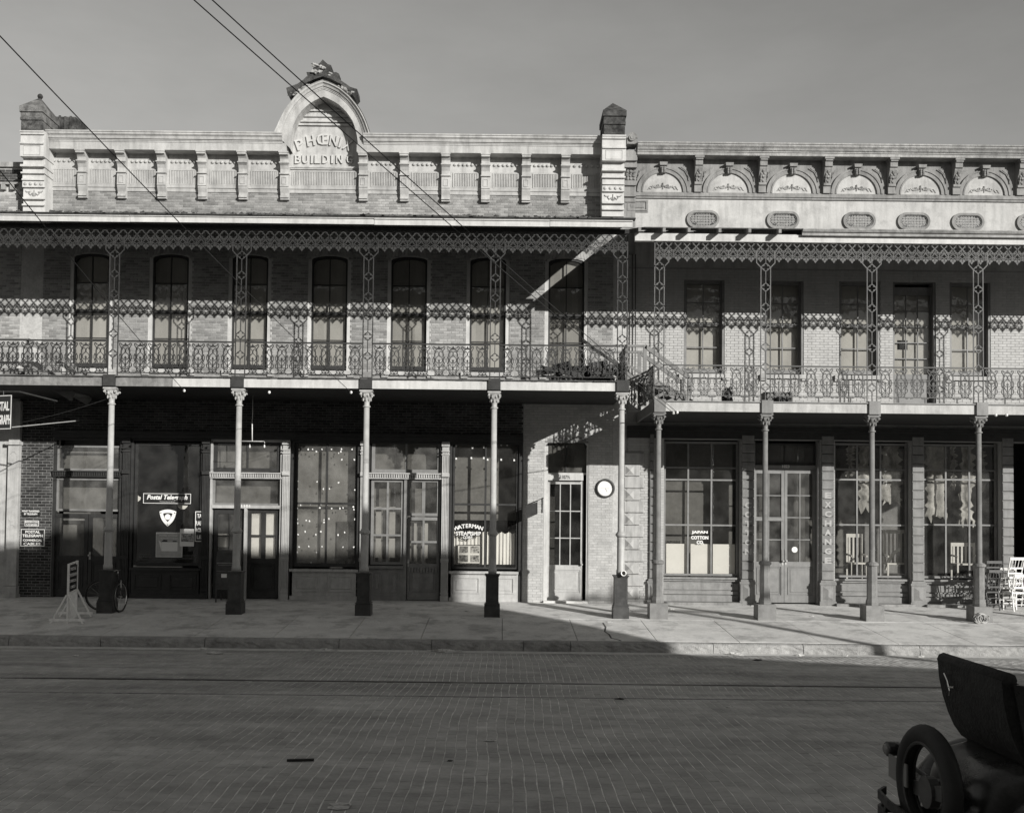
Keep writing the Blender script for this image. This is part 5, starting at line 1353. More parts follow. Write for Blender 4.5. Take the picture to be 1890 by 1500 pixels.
o = put('strut_rod', (MB().tube([end(15, 789, 21.5), end(146, 776, 23.6)], .012, 6), M['grime'])); tagp(o, 'pale iron rod bracing the projecting sign at the left edge', 'rod')
# ================================================================== SIGNS
def sign(label, px0, px1, py0, py1, Y, lines, bg_='signb', fg='signw', border=True, t=.02, cat='sign', name='wall_sign'):
    x0, z1 = at(px0, py0, Y); x1, z0 = at(px1, py1, Y)
    s = thing(name, label, cat, ((x0+x1)/2, Y, z0))
    put('board', (MB().box(x0, x1, Y-t, Y, z0, z1), M[bg_]), s)
    if border:
        b = MB(); e = .012
        for a in ((x0, x1, z0, z0+e), (x0, x1, z1-e, z1), (x0, x0+e, z0+e, z1-e), (x1-e, x1, z0+e, z1-e)): b.box(a[0], a[1], Y-t-.006, Y-t, a[2], a[3])
        put('border', (b, M[fg]), s)
    for (tx, fy, h, wf, *ex) in lines:
        text(tx, h, M[fg], s, (x0+x1)/2+(ex[0] if ex else 0), Y-t, z0+(z1-z0)*fy, width=(x1-x0)*wf, depth=.004, bold=.02)
    return s
sign('square black sign on the dark brick pier reading POSTAL TELEGRAPH COMMERCIAL CABLES', 39.5, 82.5, 976, 1008, W-.02,
     [('POSTAL', .84, .065, .62), ('TELEGRAPH', .62, .07, .86), ('COMMERCIAL', .35, .055, .80), ('CABLES.', .14, .07, .76)])
sign('small black sign reading MONEY TRANSFERRED BY TELEGRAPH, upper one of three on the brick pier', 41, 74, 939, 952, W-.02, [('MONEY TRANSFERRED', .70, .05, .96), ('BY TELEGRAPH', .28, .05, .72)], border=False)
sign('smallest black sign reading MESSENGERS FURNISHED, middle one of three on the brick pier', 46.5, 72.5, 960, 971, W-.02, [('MESSENGERS', .72, .045, .92), ('FURNISHED', .28, .045, .8)])
# sign in the telegraph window
sg = sign('wide black sign hanging in the dark window reading Postal Telegraph in script', 265, 352.5, 910, 929.5, W+.02, [], t=.012)
x, z_ = at(308.5, 918.6, W); text('Postal Telegraph', .15, M['signw'], sg, x, W+.008, z_, width=1.0, depth=.004, bold=.035, shear=.25)
x, z_ = at(308.5, 925.5, W); text('The International System', .022, M['signw'], sg, x, W+.008, z_, width=.38, depth=.003)
# shield badge on the glass
x, z_ = at(309, 955.5, W); bd = thing('window_badge', 'white three-cornered badge with a round centre on the telegraph office window', 'badge', (x, W+.03, z_))
def tri(r, bulge):
    pts = []
    C = [(-1, .78), (1, .78), (0, -1)]
    for i in range(3):
        a, c = C[i], C[(i+1) % 3]; mx, mz = (a[0]+c[0])/2, (a[1]+c[1])/2; L_ = math.hypot(mx, mz-.18) or 1
        for k in range(6):
            t = k/6; px_, pz_ = a[0]+(c[0]-a[0])*t, a[1]+(c[1]-a[1])*t; w_ = 4*t*(1-t)*bulge
            pts.append(((px_+mx/L_*w_)*r, (pz_+(mz-.18)/L_*w_)*r))
    return pts
q = MB(); q.prism([(x+a, z_+c) for a, c in tri(.205, .24)][::-1], W+.026, W+.034); put('shield', (q, M['signw']), bd)
q = MB(); q.prism([(x+a, z_+c+.02) for a, c in tri(.115, .14)][::-1], W+.021, W+.026); put('shield_field', (q, M['signb']), bd)
q = MB(); q.disc((x, W+.018, z_+.025), .072, t=.006); put('roundel', (q, M['signw']), bd)
q = MB()
for a, c in ((-.17, .125), (.17, .125), (0, -.165)): q.disc((x+a, W+.024, z_+c), .014, t=.005, k=8)
put('rivet', (q, M['signb']), bd)
for k, (px, py) in enumerate(((254, 918), (337, 934))):       # white pieces of paper behind the sign
    x, z_ = at(px, py, W+.12); q = MB()
    pts = [(x-.14, z_+.03), (x+.14, z_+.03), (x+.10, z_-.03), (x+.05, z_-.07), (x-.05, z_-.07), (x-.10, z_-.03)] if k else [(x-.02, z_+.10), (x+.02, z_+.04), (x+.08, z_+.01), (x+.07, z_-.05), (x-.0, z_-.11), (x-.04, z_-.09)]
    q.prism(pts[::-1], W+.118, W+.122); o = put('hanging_lamp', (q, M['paper'])); tagp(o, 'white glass lamp showing %s the script sign in the dark window' % ('under' if k else 'left of'), 'lamp')
# posters
po = sign('grey greetings poster with an envelope picture low in the telegraph window', 288.5, 336.5, 982, 1028, W+.03, [], 'poster', 'paper', True, .008, 'poster', 'poster')
x, z_ = at(310.5, 988, W); text('Holiday Greetings', .05, M['paper'], po, x, W+.022, z_, width=.46, depth=.003, bold=.02, shear=.3)
x, z_ = at(312, 993, W); text('by Postal Telegraph', .03, M['paper'], po, x, W+.022, z_, width=.42, depth=.003, bold=.01)
x0, z1 = at(298, 1000, W); x1, z0 = at(327, 1017, W); q = MB().box(x0, x1, W+.016, W+.022, z0, z1)
q.prism([(x0-.08, z1+.05), (x0-.005, z1-.02), (x0-.005, z0+.0)], W+.017, W+.022); put('envelope', (q, M['paper']), po)
q = MB(); q.prism([(x0-.01, z1+.01), (x0+.05, z1+.06), (x0+.14, z1+.05), (x0+.14, z1+.01)][::-1], W+.012, W+.016); q.box(x1-.12, x1-.02, W+.012, W+.016, z1+.01, z1+.035); put('print', (q, M['signb']), po)
po = sign('white poster with a dark picture taped right of the greetings poster', 332.5, 358, 975.5, 1008, W+.015, [], 'paper', 'paper', False, .006, 'poster', 'poster')
x0, z1 = at(334.5, 984, W); x1, z0 = at(357, 999.5, W); put('picture', (MB().box(x0, x1, W+.004, W+.009, z0, z1), M['photo']), po)
for i, (tx, px, py, w_) in enumerate((('COMMERCIAL CABLES', 273, 1022, .48), ('ALL AMERICA CABLES', 273, 1027.5, .48), ('MACKAY RADIO', 274, 1033, .36), ('MESSENGERS', 346, 1025, .34), ('MESSENGER SERVICE', 343, 1030.5, .47))):
    x, z_ = at(px, py, W); o = text(tx, .038, mat('dim_gilt', .14, .5, .2, 20, 0), None, x, W+.052, z_, width=w_, depth=.002)
    o.name = 'window_lettering'; tagp(o, 'small gilt lettering low on the window glass reading '+tx, 'lettering')
# the sign seen edge-on beyond the pilaster, projecting from the front of bay two
def psign(label, px0, px1, py0, py1, Y, ang, rows, base_w, left_cut=False, name='projecting_sign'):
    x1, z1 = at(px1, py0, Y); x0, z0 = at(px0, py1, Y)
    s = thing(name, label, 'sign', (x1, Y, z0), rot=(0, 0, ang)); h = z1-z0; o_ = Vector((x1, Y, z0))
    put('board', (MB().box(-base_w, 0, -.012, .012, 0, h), M['signb']), s, o_)
    b = MB(); e = .016
    for a in ((-base_w, 0, 0, e), (-base_w, 0, h-e, h), (-e, 0, e, h-e), (-base_w, -base_w+e, e, h-e)): b.box(a[0], a[1], -.018, -.012, a[2], a[3])
    put('border', (b, M['signw']), s, o_)
    for tx, f, hh, wf in rows:
        text(tx, hh, M['signw'], s, o_.x-base_w/2, o_.y-.012, o_.z+h*f, width=base_w*wf, depth=.004, bold=.03)
    return s
psign('narrow black sign overlapping the dark pilaster, its lettering cut to TAL RAPH RCIAL LES', 361, 379.5, 943.5, 999, W-.02, math.radians(0), [('TAL', .85, .10, .62), ('RAPH', .61, .11, .92), ('RCIAL', .38, .10, .92), ('LES', .15, .09, .62)], .247)
s = psign('large black and white projecting sign cut by the left edge, reading POSTAL TELEGRAPH', -30, 22.5, 729, 791, 21.2, math.radians(-22), [('POSTAL', .68, .20, .80), ('TELEGRAPH', .28, .21, .95)], .62)
q = MB(); q.tube([(-.7, 0, .82), (.1, .1, .80), (.75, .5, .62)], .018, 6); q.tube([(-.25, 0, .70), (-.25, 0, .82)], .01, 6); q.tube([(-.5, 0, .70), (-.5, 0, .82)], .01, 6)
put('hanger', (q, M['black']), s, (WL[s.name]))
# round thermometer / clock on the lit wall
x, z_ = at(1117, 901, W); ck = thing('wall_gauge', 'round white dial with a dark rim on the whitewashed wall right of the narrow door', 'gauge', (x, W-.07, z_))
q = MB(); n = 32; n0 = 0
prf = [(.185, 0), (.235, 0), (.235, -.04), (.215, -.07), (.19, -.07), (.185, -.035)]
for i in range(n):
    a = 2*math.pi*i/n
    for r_, d in prf: q.v.append((x+r_*math.cos(a), W-.006+d, z_+r_*math.sin(a)))
for i in range(n):
    for j in range(len(prf)):
        i2, j2 = (i+1) % n, (j+1) % len(prf); k = len(prf); q.f.append((i*k+j, i2*k+j, i2*k+j2, i*k+j2))
put('rim', (q, M['ped'], 1), ck); q = MB(); q.disc((x, W-.03, z_), .19, t=.02, k=32); put('dial', (q, M['signw']), ck)
q = MB()
for k in range(12): a = math.pi*k/6; q.iron([(x+.14*math.cos(a), z_+.14*math.sin(a)), (x+.155*math.cos(a), z_+.155*math.sin(a))], .008, W-.043, W-.04)
q.iron([(x, z_), (x+.05, z_-.09)], .010, W-.046, W-.043); q.iron([(x-.12, z_), (x+.1, z_)], .005, W-.046, W-.043); put('hand', (q, M['grime']), ck)
# flat sign bracket seen over the lit pier: a dark plate with a rod
x0, z1 = at(970, 930, W-.3); q = MB(); q.prism([at(970, 933, 24.2), at(992, 926, 24.2), at(992, 948, 24.2), at(970, 958, 24.2)][::-1], 24.19, 24.21); q.tube([end(970, 932, 24.2), end(1003, 919, 24.5)], .010, 6); q.tube([(ax(1001, 940, W), W-.02, az_(1001, 918, W)), (ax(1001, 940, W), W-.02, az_(1001, 946, W))], .012, 6)
o = put('sign_bracket', (q, M['black'])); tagp(o, 'small dark metal flag sign on the lit wall left of the narrow door', 'sign')
# framed photographs in the steamship window
x0, z1 = at(845.5, 1006, W+.12); x1, z0 = at(886, 1039, W+.12); fp = thing('photo_display', 'framed board of four photographs standing in the steamship office window', 'display', ((x0+x1)/2, W+.12, z0))
put('mount', (MB().box(x0, x1, W+.12, W+.14, z0, z1), M['paper']), fp)
b = MB(); e = .015
for a in ((x0-e, x1+e, z0-e, z0), (x0-e, x1+e, z1, z1+e), (x0-e, x0, z0, z1), (x1, x1+e, z0, z1)): b.box(a[0], a[1], W+.105, W+.15, a[2], a[3])
put('frame', (b, M['dwood']), fp)
for i in range(2):
    for j in range(2):
        a = x0+.035+i*(x1-x0)/2; c = z0+.03+j*(z1-z0)/2; put('photograph', (MB().box(a, a+(x1-x0)/2-.06, W+.115, W+.119, c, c+(z1-z0)/2-.05), M['photo']), fp)
# net curtains in the same window
for lab, p0, p1, yt in (('white gathered half curtain in the left half of the steamship window', 838, 892, 981), ('white gathered half curtain in the right half of the steamship window', 899, 950, 983)):
    x0, x1 = ax(p0, 1000, W+.2), ax(p1, 1000, W+.2)+.02; zt2, zb2 = az_(p0, yt, W+.2), az_(p0, 1041, W+.2); q = MB(); n = 60
    for i in range(n+1):
        x = x0+(x1-x0)*i/n; d = .018*math.sin(i*.85)+.01*math.sin(i*.31+p0); zt3 = zt2+.02*math.sin(i*.4+p0*.1)+.01*math.sin(i*1.7)
        q.v += [(x, W+.2+d*.4, zt3), (x, W+.2+d, zt3-.25), (x, W+.2+d*1.2, zb2)]
    for i in range(n):
        for j in range(2): q.f.append((3*i+j, 3*i+j+1, 3*i+3+j+1, 3*i+3+j))
    o = put('curtain', (q, M['cloth'], 1)); tagp(o, lab, 'curtain')
# ================================================================== FOLDING SIGN FRAME ON THE PAVEMENT
def gy(py, px=100):
    """distance at which the photo row meets the pavement"""
    lo, hi = 19.4, 24.6
    for _ in range(40):
        m_ = (lo+hi)/2
        if at(px, py, m_)[1] > ground(m_): lo = m_
        else: hi = m_
    return (lo+hi)/2
yA, yB = gy(1150, 125), gy(1140, 141)+.2
xA, xB = ax(125, 1120, yA), ax(141, 1110, yB)
zA = ground(yA); af = thing('sign_stand', 'whitewashed wooden sign stand on crossed feet, on the shaded pavement at the left', 'sign stand', (xA, yA, zA))
zt1, zt0 = az_(124.5, 1040, yA), az_(124, 1080, yA)
zt1b = az_(141, 1034, yB)
ldw = mat('whitewashed_lath', .78, .8, .15, 9, .2)
for (x, y, lab) in ((xA, yA, 0), (xB, yB, 1)):
    zg = ground(y); put('post', (MB().box(x-.018, x+.018, y-.018, y+.018, zg, (zt1 if not lab else zt1b)), ldw), af)
    put('foot', (MB().box(x-.36, x+.36, y-.045, y-.02, zg+.05, zg+.10), ldw), af)
    for s in (-1, 1): put('brace', (MB().beam((x+s*.33, y-.03, zg+.0), (x+s*.02, y-.02, zg+.58), .03, .03), ldw), af)
for z0_, dz in ((zt1-.02, 0), (zt1-.62, 0)): put('rail', (MB().beam((xA, yA, z0_), (xB, yB, z0_+(zt1b-zt1)), .03, .035), ldw), af)
q = MB(); A_, B_ = Vector((xA, yA, 0)), Vector((xB, yB, 0)); dv = (B_-A_).normalized()
a, c = A_+dv*.03, B_-dv*.03
q.beam((a.x, a.y, zt1-.31), (c.x, c.y, zt1-.31), .012, .52); brd = put('board', (q, M['signb']), af)
L2 = (c-a).length; m2 = (a+c)/2; an = math.atan2(dv.y, dv.x)
for i, (tx, hh, wf) in enumerate((('POSTAL', .07, .7), ('TELEGRAPH', .07, .9), ('COMMERCIAL', .06, .9), ('CABLES', .06, .6))):
    nrm = Vector((math.sin(an), -math.cos(an), 0))*.007
    text(tx, hh, M['signw'], af, m2.x+nrm.x, m2.y+nrm.y, zt1-.12-.125*i, width=L2*wf, depth=.003, rotz=an, bold=.02)
for i in range(6):
    t = (i+.5)/6; p = a.lerp(c, t); put('slat', (MB().box(p.x-.012, p.x+.012, p.y-.006, p.y+.006, ground(yA)+.02, zt1-.62), ldw), af)
# ================================================================== BICYCLE behind the first column
bx, by = gx(203, 1110), 22.42
def bicycle():
    t = thing('bicycle', 'black bicycle leaning behind the first column base, its front wheel turned outward', 'bicycle', (bx, by, ground(by)))
    g = ground(by); R_ = .33
    def wheel(c, axis, nm):
        q = MB(); u = Vector((0, 0, 1)); v = axis.cross(u).normalized()
        q.tube([tuple(c+(u*math.cos(a)+v*math.sin(a))*R_) for a in [2*math.pi*i/28 for i in range(28)]], .019, 6, close=True)
        w_ = put('wheel', (q, M['rubber'], 1), t)
        q = MB(); q.tube([tuple(c+(u*math.cos(a)+v*math.sin(a))*(R_-.03)) for a in [2*math.pi*i/28 for i in range(28)]], .008, 4, close=True)
        for i in range(14):
            a = 2*math.pi*i/14; q.tube([tuple(c), tuple(c+(u*math.cos(a)+v*math.sin(a))*(R_-.03))], .0016, 3, cap=False)
        q.tube([tuple(c-axis*.04), tuple(c+axis*.04)], .018, 8); put('rim', (q, M['chrome']), w_)
    rc = Vector((bx-.02-.02, by, g+R_)); rc.x = ax(193, 1115, by); fc = Vector((ax(224, 1110, by-.25), by-.30, ground(by-.3)+R_))
    rc.x -= .10
    wheel(rc, Vector((0, 1, 0)), 'w'); wheel(fc, Vector((.99, -.05, 0)).normalized(), 'w')
    bb = rc.lerp(fc, .45); bb.z = g+.29; seat = rc.lerp(fc, .34); seat.z = g+.80; head = rc.lerp(fc, .84); head.z = g+.78; hb = rc.lerp(fc, .88); hb.z = g+.62
    q = MB()
    for p, r_ in (((rc, bb)), ((rc, seat)), ((bb, seat)), ((bb, hb)), ((seat, head)), ((head, hb))): q.tube([tuple(p), tuple(r_)], .015, 8)
    q.tube([tuple(hb), tuple(fc+Vector((.03, .07, 0)))], .011, 6); q.tube([tuple(hb), tuple(fc-Vector((.03, .07, 0)))], .011, 6)
    put('frame', (q, M['black'], 1), t)
    q = MB(); q.tube([tuple(head+Vector((0, 0, .1))), tuple(head), ], .012, 6); hd = head+Vector((0, 0, .12))
    q.tube([tuple(hd+Vector((-.12, -.26, -.03))), tuple(hd+Vector((.0, -.2, 0))), tuple(hd), tuple(hd+Vector((0, .2, 0))), tuple(hd+Vector((-.12, .26, -.03)))], .011, 6); put('handlebar', (q, M['chrome'], 1), t)
    q = MB(); q.blob(tuple(seat+Vector((0, 0, .05))), .1, 2, 10, 6, sq=(1.3, .7, .35), j=.05); put('saddle', (q, M['rubber'], 1), t)
    q = MB(); q.tube([tuple(bb+Vector((-.1, -.08, -.12))), tuple(bb+Vector((0, -.05, 0))), tuple(bb+Vector((0, .05, 0))), tuple(bb+Vector((.1, .08, .12)))], .010, 6); q.tube([tuple(bb+Vector((0, .04, 0))+Vector((.09*math.cos(a), 0, .09*math.sin(a)))) for a in [i*.628 for i in range(10)]], .006, 4, close=True)
    put('crank', (q, M['chrome']), t)
    q = MB(); u = Vector((0, 0, 1)); v = Vector((-.36, .93, 0)); fcx = fc
    q.tube([tuple(fc+(u*math.cos(a)+v*math.sin(a))*(R_+.03)) for a in [-.9+i*.3 for i in range(9)]], .014, 5); put('mudguard', (q, M['grime']), t)
bicycle()
# ================================================================== MAILBOX beside the second column
def mailbox():
    Y = 24.0; x0, x1 = ax(398, 1060, Y), ax(438, 1060, Y); g = ground(Y); zt2 = az_(415, 1016, Y); cx = (x0+x1)/2
    t = thing('mailbox', 'dark storage mailbox with a white card on its door, behind the second column', 'mailbox', (cx, Y, g))
    b = MB(); y0, y1 = Y, Y+.46; zs = zt2-.22
    b.box(x0, x1, y0, y1, g+.30, zs-.06); b.prism([(y0, zs-.06), (y0-.0, zs), (y0+.10, zt2-.05), (y0+.2, zt2), (y1, zt2), (y1, zs-.06)], x0, x1, 'x'); put('body', (b, M['ped']), t)
    for xx in (x0, x1-.03):
        for yy in (y0, y1-.03): put('leg', (MB().box(xx, xx+.03, yy, yy+.03, g, g+.30), M['ped']), t)
    b = MB(); b.box(x0+.03, x1-.03, y0-.03, y0, zs-.09, zs-.06); b.box(x0+.06, x1-.06, y0-.02, y0, zs-.13, zs-.115); b.box(x0+.02, x1-.02, y0-.012, y0, zs-.27, zs-.26); put('pull_slot', (b, M['pedR']), t)
    b = MB(); b.box(x0+.03, x1-.03, y0-.015, y0, g+.45, zs-.28); put('door', (b, M['ped']), t)
    a, zz = at(413.8, 1062, Y); put('card', (MB().box(a-.065, a+.065, y0-.022, y0-.016, zz-.045, zz+.045), M['paper']), t)
    b = MB(); b.blob((cx, y0-.03, zs-.265), .025, 1, 8, 5, j=0); put('lock', (b, M['rail'], 1), t)
mailbox()
# lamp arm hanging before bay three
t = thing('lamp_bracket', 'thin white gas pipe lamp bracket hanging from the ceiling before the third shopfront', 'lamp', end(465, 773, 23.6))
q = MB(); q.tube([end(465.5, 773, 23.6), end(465.5, 814, 23.6)], .012, 6); q.tube([end(437, 814, 23.6), end(488, 814.5, 23.6), end(488.5, 818, 23.6)], .009, 6); q.tube([end(466, 773, 23.6), (end(466, 773, 23.6)[0], 23.6, 4.87)], .008, 6); put('pipe', (q, M['porcelain'], 1), t)
for px in (461, 488): c = end(px, 824, 23.6); put('burner', (MB().lathe([(.015, c[2]-.03), (.022, c[2]), (.01, c[2]+.05)], c[0], c[1], 8), M['porcelain'], 1), t)
# short pipe lying on the pedestal of the fifth column
c = Vector((cx5, GC-.18, ground(GC)+.985)); q = MB()
n = 20
for k, (rr, yy) in enumerate(((.038, .22), (.05, .21), (.05, -.05), (.062, -.06), (.062, -.085), (.046, -.085), (.042, .1))):
    for i in range(n): a = 2*math.pi*i/n; q.v.append((c.x+.05+rr*math.cos(a)+yy*.2, c.y+yy, c.z+rr*math.sin(a)))
for k in range(6):
    for i in range(n): i2 = (i+1) % n; q.f.append((k*n+i, k*n+i2, (k+1)*n+i2, (k+1)*n+i))
o = put('pipe_end', (q, M['porcelain'], 1)); tagp(o, 'short white pipe on top of the pedestal of the last column of the left gallery', 'pipe')
# ================================================================== STEPS BETWEEN THE GALLERIES
def steps(dx, px_off, label):
    Y0, Y1 = 23.0, 23.9; X0 = ax(1100, 690, Y0)+dx; X1 = ax(1191, 660, Y0)+dx
    zt2 = az_(1190, 637, Y0); zp = az_(1160, 694, Y0)
    t = thing('wooden_steps', label, 'steps', (X0, Y0, 5.09)); mw = M['mwood']
    put('landing', (MB().box(X0+.55, X1-.05, Y0, Y1, zp-.02, zp+.03), mw), t); put('landing_edge', (MB().prism([(X0+.55, zp-.02), (X0+.55, zp-.10), (X1-.2, zp-.10), (X1-.05, zp-.02)], Y0-.01, Y0+.03), mw), t)
    for yy in (Y0, Y1): 
        put('post', (MB().box(X1-.05, X1+.03, yy-.03, yy+.03, zp-.1 if dx else 4.67, zt2), mw), t)
        put('handrail', (MB().beam((X0, yy, zt2-.02), (X1, yy, zt2-.02), .05, .05), mw), t)
        x2, z2 = X1+1.02, zt2-.74
        put('handrail', (MB().beam((X1, yy, zt2-.03), (x2, yy, z2), .06, .09), mw), t)
        put('stringer', (MB().beam((X1-.02, yy, zp-.02), (x2+.05, yy, 4.72 if not dx else zp-.62), .04, .20), mw), t)
        put('post', (MB().box(x2-.05, x2+.03, yy-.03, yy+.03, 4.67 if not dx else zp-.7, z2), mw), t)
        put('brace', (MB().beam((X0+.55, yy, zp+.36), (X1, yy, zp+.02), .035, .05), mw), t)
    for k in range(4): put('tread', (MB().box(X1+.05+.24*k, X1+.32+.24*k, Y0+.02, Y1-.02, zp-.12-.13*k, zp-.085-.13*k), mw), t)
    return t
steps(0, 0, 'grey wooden steps with handrails leading from the left gallery down to the right one')
steps(ax(52, 640, 23)-ax(1191, 640, 23), 0, 'grey wooden steps with handrails behind the railing at the far left')
# plank leaning on the left gallery's end
t = thing('leaning_plank', 'weathered plank propped against the railing near the last post of the left gallery', 'plank', end(1075, 628, 22.7))
put('plank', (MB().beam(end(1075, 628, 23.0), end(1155, 684, 22.3), .07, .07), M['wood']), t)
# heap of broken boards
t = thing('scrap_heap', 'heap of broken dark boards behind the railing in the last bay of the left gallery', 'scrap', end(1060, 700, 22.8)); r = random.Random(12)
for k in range(16):
    px = r.uniform(1020, 1140); py = r.uniform(668, 700); a = end(px, py, r.uniform(22.5, 23.2)); ln = r.uniform(.3, .9); an = r.uniform(-.5, .7)
    z0 = max(a[2], 5.12); put('board', (MB().beam((a[0]-ln/2, a[1], z0), (a[0]+ln/2*math.cos(an), a[1]+r.uniform(-.2, .2), max(5.11, z0+ln*.5*math.sin(an))), r.uniform(.03, .06), r.uniform(.05, .14)), M['dwood']), t)
put('box', (MB().box(*[end(1021, 0, 22.9)[0], end(1140, 0, 22.9)[0]], 22.9, 23.4, 5.09, 5.32), M['dwood']), t)
def crate(label, px0, px1, z0, h, Y, m, name='crate', cat='crate'):
    x0, x1 = ax(px0, 720, Y), ax(px1, 720, Y); t = thing(name, label, cat, ((x0+x1)/2, Y, z0))
    for (a, c) in ((Y, Y+.02), (Y+.38, Y+.40)):
        for k in range(3): put('slat', (MB().box(x0, x1, a, c, z0+h*k/3+.004, z0+h*(k+1)/3-.004), m), t)
    for xx in (x0+.002, x1-.022):
        put('side', (MB().box(xx, xx+.02, Y+.021, Y+.379, z0, z0+h), m), t)
    put('bottom', (MB().box(x0+.03, x1-.03, Y+.03, Y+.37, z0, z0+.015), m), t)
crate('low weathered crate on the right gallery floor beside its second post', 1412, 1462, 4.675, .34, 22.9, M['wood'])
crate('dark box inside the low crate area on the right gallery floor', 1438, 1458, 4.675, .20, 22.55, M['dwood'], 'box', 'box')
q = MB(); c = end(1342, 728, 22.7); q.blob((c[0], c[1], 4.86), .17, 5, 12, 8, sq=(.8, .8, 1.1), j=.2); q.tube([(c[0]+.02, c[1], 5.0), (c[0]+.1, c[1], 5.08)], .04, 8)
o = put('sack', (q, M['dwood'], 1)); tagp(o, 'dark sack standing behind the railing in the first bay of the right gallery', 'sack')
# down-pipes on the upper wall at the joint
for px in (1166, 1172):
    x = ax(px, 600, W-.06); o = put('conduit', (MB().tube([(x, W-.08, 4.95), (x+.01, W-.08, 6.6), (x, W-.08, 8.6)], .012, 6), M['iron'])); tagp(o, '%s of two thin pipes up the wall above the gap between the galleries' % ('left' if px < 1170 else 'right'), 'pipe')
# ================================================================== CHAIRS by the last door
def chair(label, x, y, z, rz, m, group, seat_h=.44, hgt=.95, tilt=0):
    t = thing('chair', label, 'chair', (x, y, z), group, rot=(tilt, 0, rz)); o_ = Vector((x, y, z)); w_, d = .38, .36
    def L(nm, q, mm=m): return put(nm, (q, mm), t, o_)
    q = MB(); q.box(-w_/2, w_/2, -d/2, d/2, seat_h-.02, seat_h+.012); L('seat', q)
    for sx in (-1, 1):
        L('leg', MB().beam((sx*(w_/2-.02), -d/2+.02, 0), (sx*(w_/2-.02), -d/2+.02, seat_h-.02), .024))
        L('leg', MB().beam((sx*(w_/2-.02), d/2+.04, 0), (sx*(w_/2-.02), d/2-.02, seat_h-.02), .024))
        L('back_post', MB().beam((sx*(w_/2-.02), d/2-.02, seat_h+.012), (sx*(w_/2-.01), d/2+.09, hgt), .024))
        for zz in (.14, .28): L('stretcher', MB().beam((sx*(w_/2-.02), -d/2+.04, zz), (sx*(w_/2-.02), d/2+.01, zz), .015))
    for zz in (.16, .30): L('stretcher', MB().beam((-w_/2+.035, -d/2+.02, zz), (w_/2-.035, -d/2+.02, zz), .016)); L('stretcher', MB().beam((-w_/2+.035, d/2+.02, zz), (w_/2-.035, d/2+.02, zz), .016))
    L('top_rail', MB().box(-w_/2+.0, w_/2-.0, d/2+.07, d/2+.10, hgt-.045, hgt+.02)); L('back_rail', MB().box(-w_/2+.03, w_/2-.03, d/2+.015, d/2+.04, seat_h+.10, seat_h+.14))
    for k in range(4): xx = -.12+.08*k; L('spindle', MB().beam((xx, d/2+.03, seat_h+.14), (xx*1.05, d/2+.085, hgt-.045), .013))
    return t
gp = 'chairs stacked by the last doorway'
cg = ground(24.2)+.06
x, _ = at(1868, 1100, 24.1); zc_ = cg
chair('white spindle-back chair standing on the pavement before the last doorway, front one', x, 24.0, ground(24)+.0, 3.3, M['chairw'], gp, hgt=.86)
chair('white spindle-back chair set on top of the front one, its back the highest', x-.02, 24.12, ground(24)+.455, 3.25, M['chairw'], gp, hgt=.80)
chair('white chair behind the front pair at its left', ax(1856, 1080, 24.4), 24.42, ground(24.4)+.06, 2.9, M['chairw'], gp, hgt=.92)
chair('white low chair right of the front pair, cut by the picture edge', ax(1890, 1100, 24.3), 24.3, ground(24.3)+.05, .4, M['chairw'], gp, hgt=.70)
chair('dark slatted chair between the last column and the last white pilaster', ax(1822, 1080, 24.1), 24.1, ground(24.1), 3.4, M['chaird'], gp, hgt=.95)
chair('dark chair upside on the other dark chair beside the last column', ax(1824, 1080, 24.2), 24.2, ground(24.1)+.46, 3.2, M['chaird'], gp, hgt=.70)
# pale seats added inside the show windows, standing in for bright reflections
def added_seat(label, px0, px1, Y, m, top=1.25):
    x0, x1 = ax(px0, 1010, Y), ax(px1, 1010, Y); t = thing('added_seat', label, 'added_seat', ((x0+x1)/2, Y, .62)); z0 = .62
    put('seat', (MB().box(x0, x1, Y-.35, Y, z0+.38, z0+.42), m), t)
    for xx in (x0, x1-.04):
        put('leg', (MB().box(xx, xx+.04, Y-.35, Y-.31, z0, z0+.38), m), t); put('back_post', (MB().box(xx, xx+.04, Y, Y+.04, z0, top), m), t)
        put('arm', (MB().beam((xx+.02, Y, z0+.62), (xx+.02, Y-.36, z0+.58), .04), m), t)
    put('top_rail', (MB().box(x0+.04, x1-.04, Y, Y+.03, top-.09, top), m), t)
    n = int((x1-x0)/.10)
    for k in range(n): put('slat', (MB().box(x0+.06+.10*k, x0+.105+.10*k, Y+.005, Y+.025, z0+.42, top-.09), m), t)
wf = mat('added_seat_paint', .60, .5, .1, 8, .05)
put('show_floor', (MB().box(RG[2].x0-.2, RG[3].x1+.2, W+.35, W+3.4, .55, .62), M['room']), EB)
put('rear_partition', (MB().box(RG[2].x0-.3, RG[3].x1+.3, W+3.4, W+3.45, .0, 4.1), backm), EB)
added_seat('pale slatted seat added as reflection stand-in inside the show window right of the EXCHANGE pilaster', 1628, 1676, W+.62, wf, 1.86)
added_seat('pale slatted armchair added as reflection stand-in inside the left half of the same show window', 1562, 1592, W+.62, wf, 1.75)
added_seat('pale low lounge chair added as reflection stand-in inside the last show window', 1755, 1800, W+.7, wf, 1.55)
o = put('added_seat_arm', (MB().tube([end(1635, 1052, W+.5), end(1640, 1035, W+.5), end(1650, 1020, W+.5), end(1663, 1012, W+.5)], .045, 6), wf)); tagp(o, 'curved pale chair arm added as reflection stand-in low in the show window right of the EXCHANGE pilaster', 'chair arm')
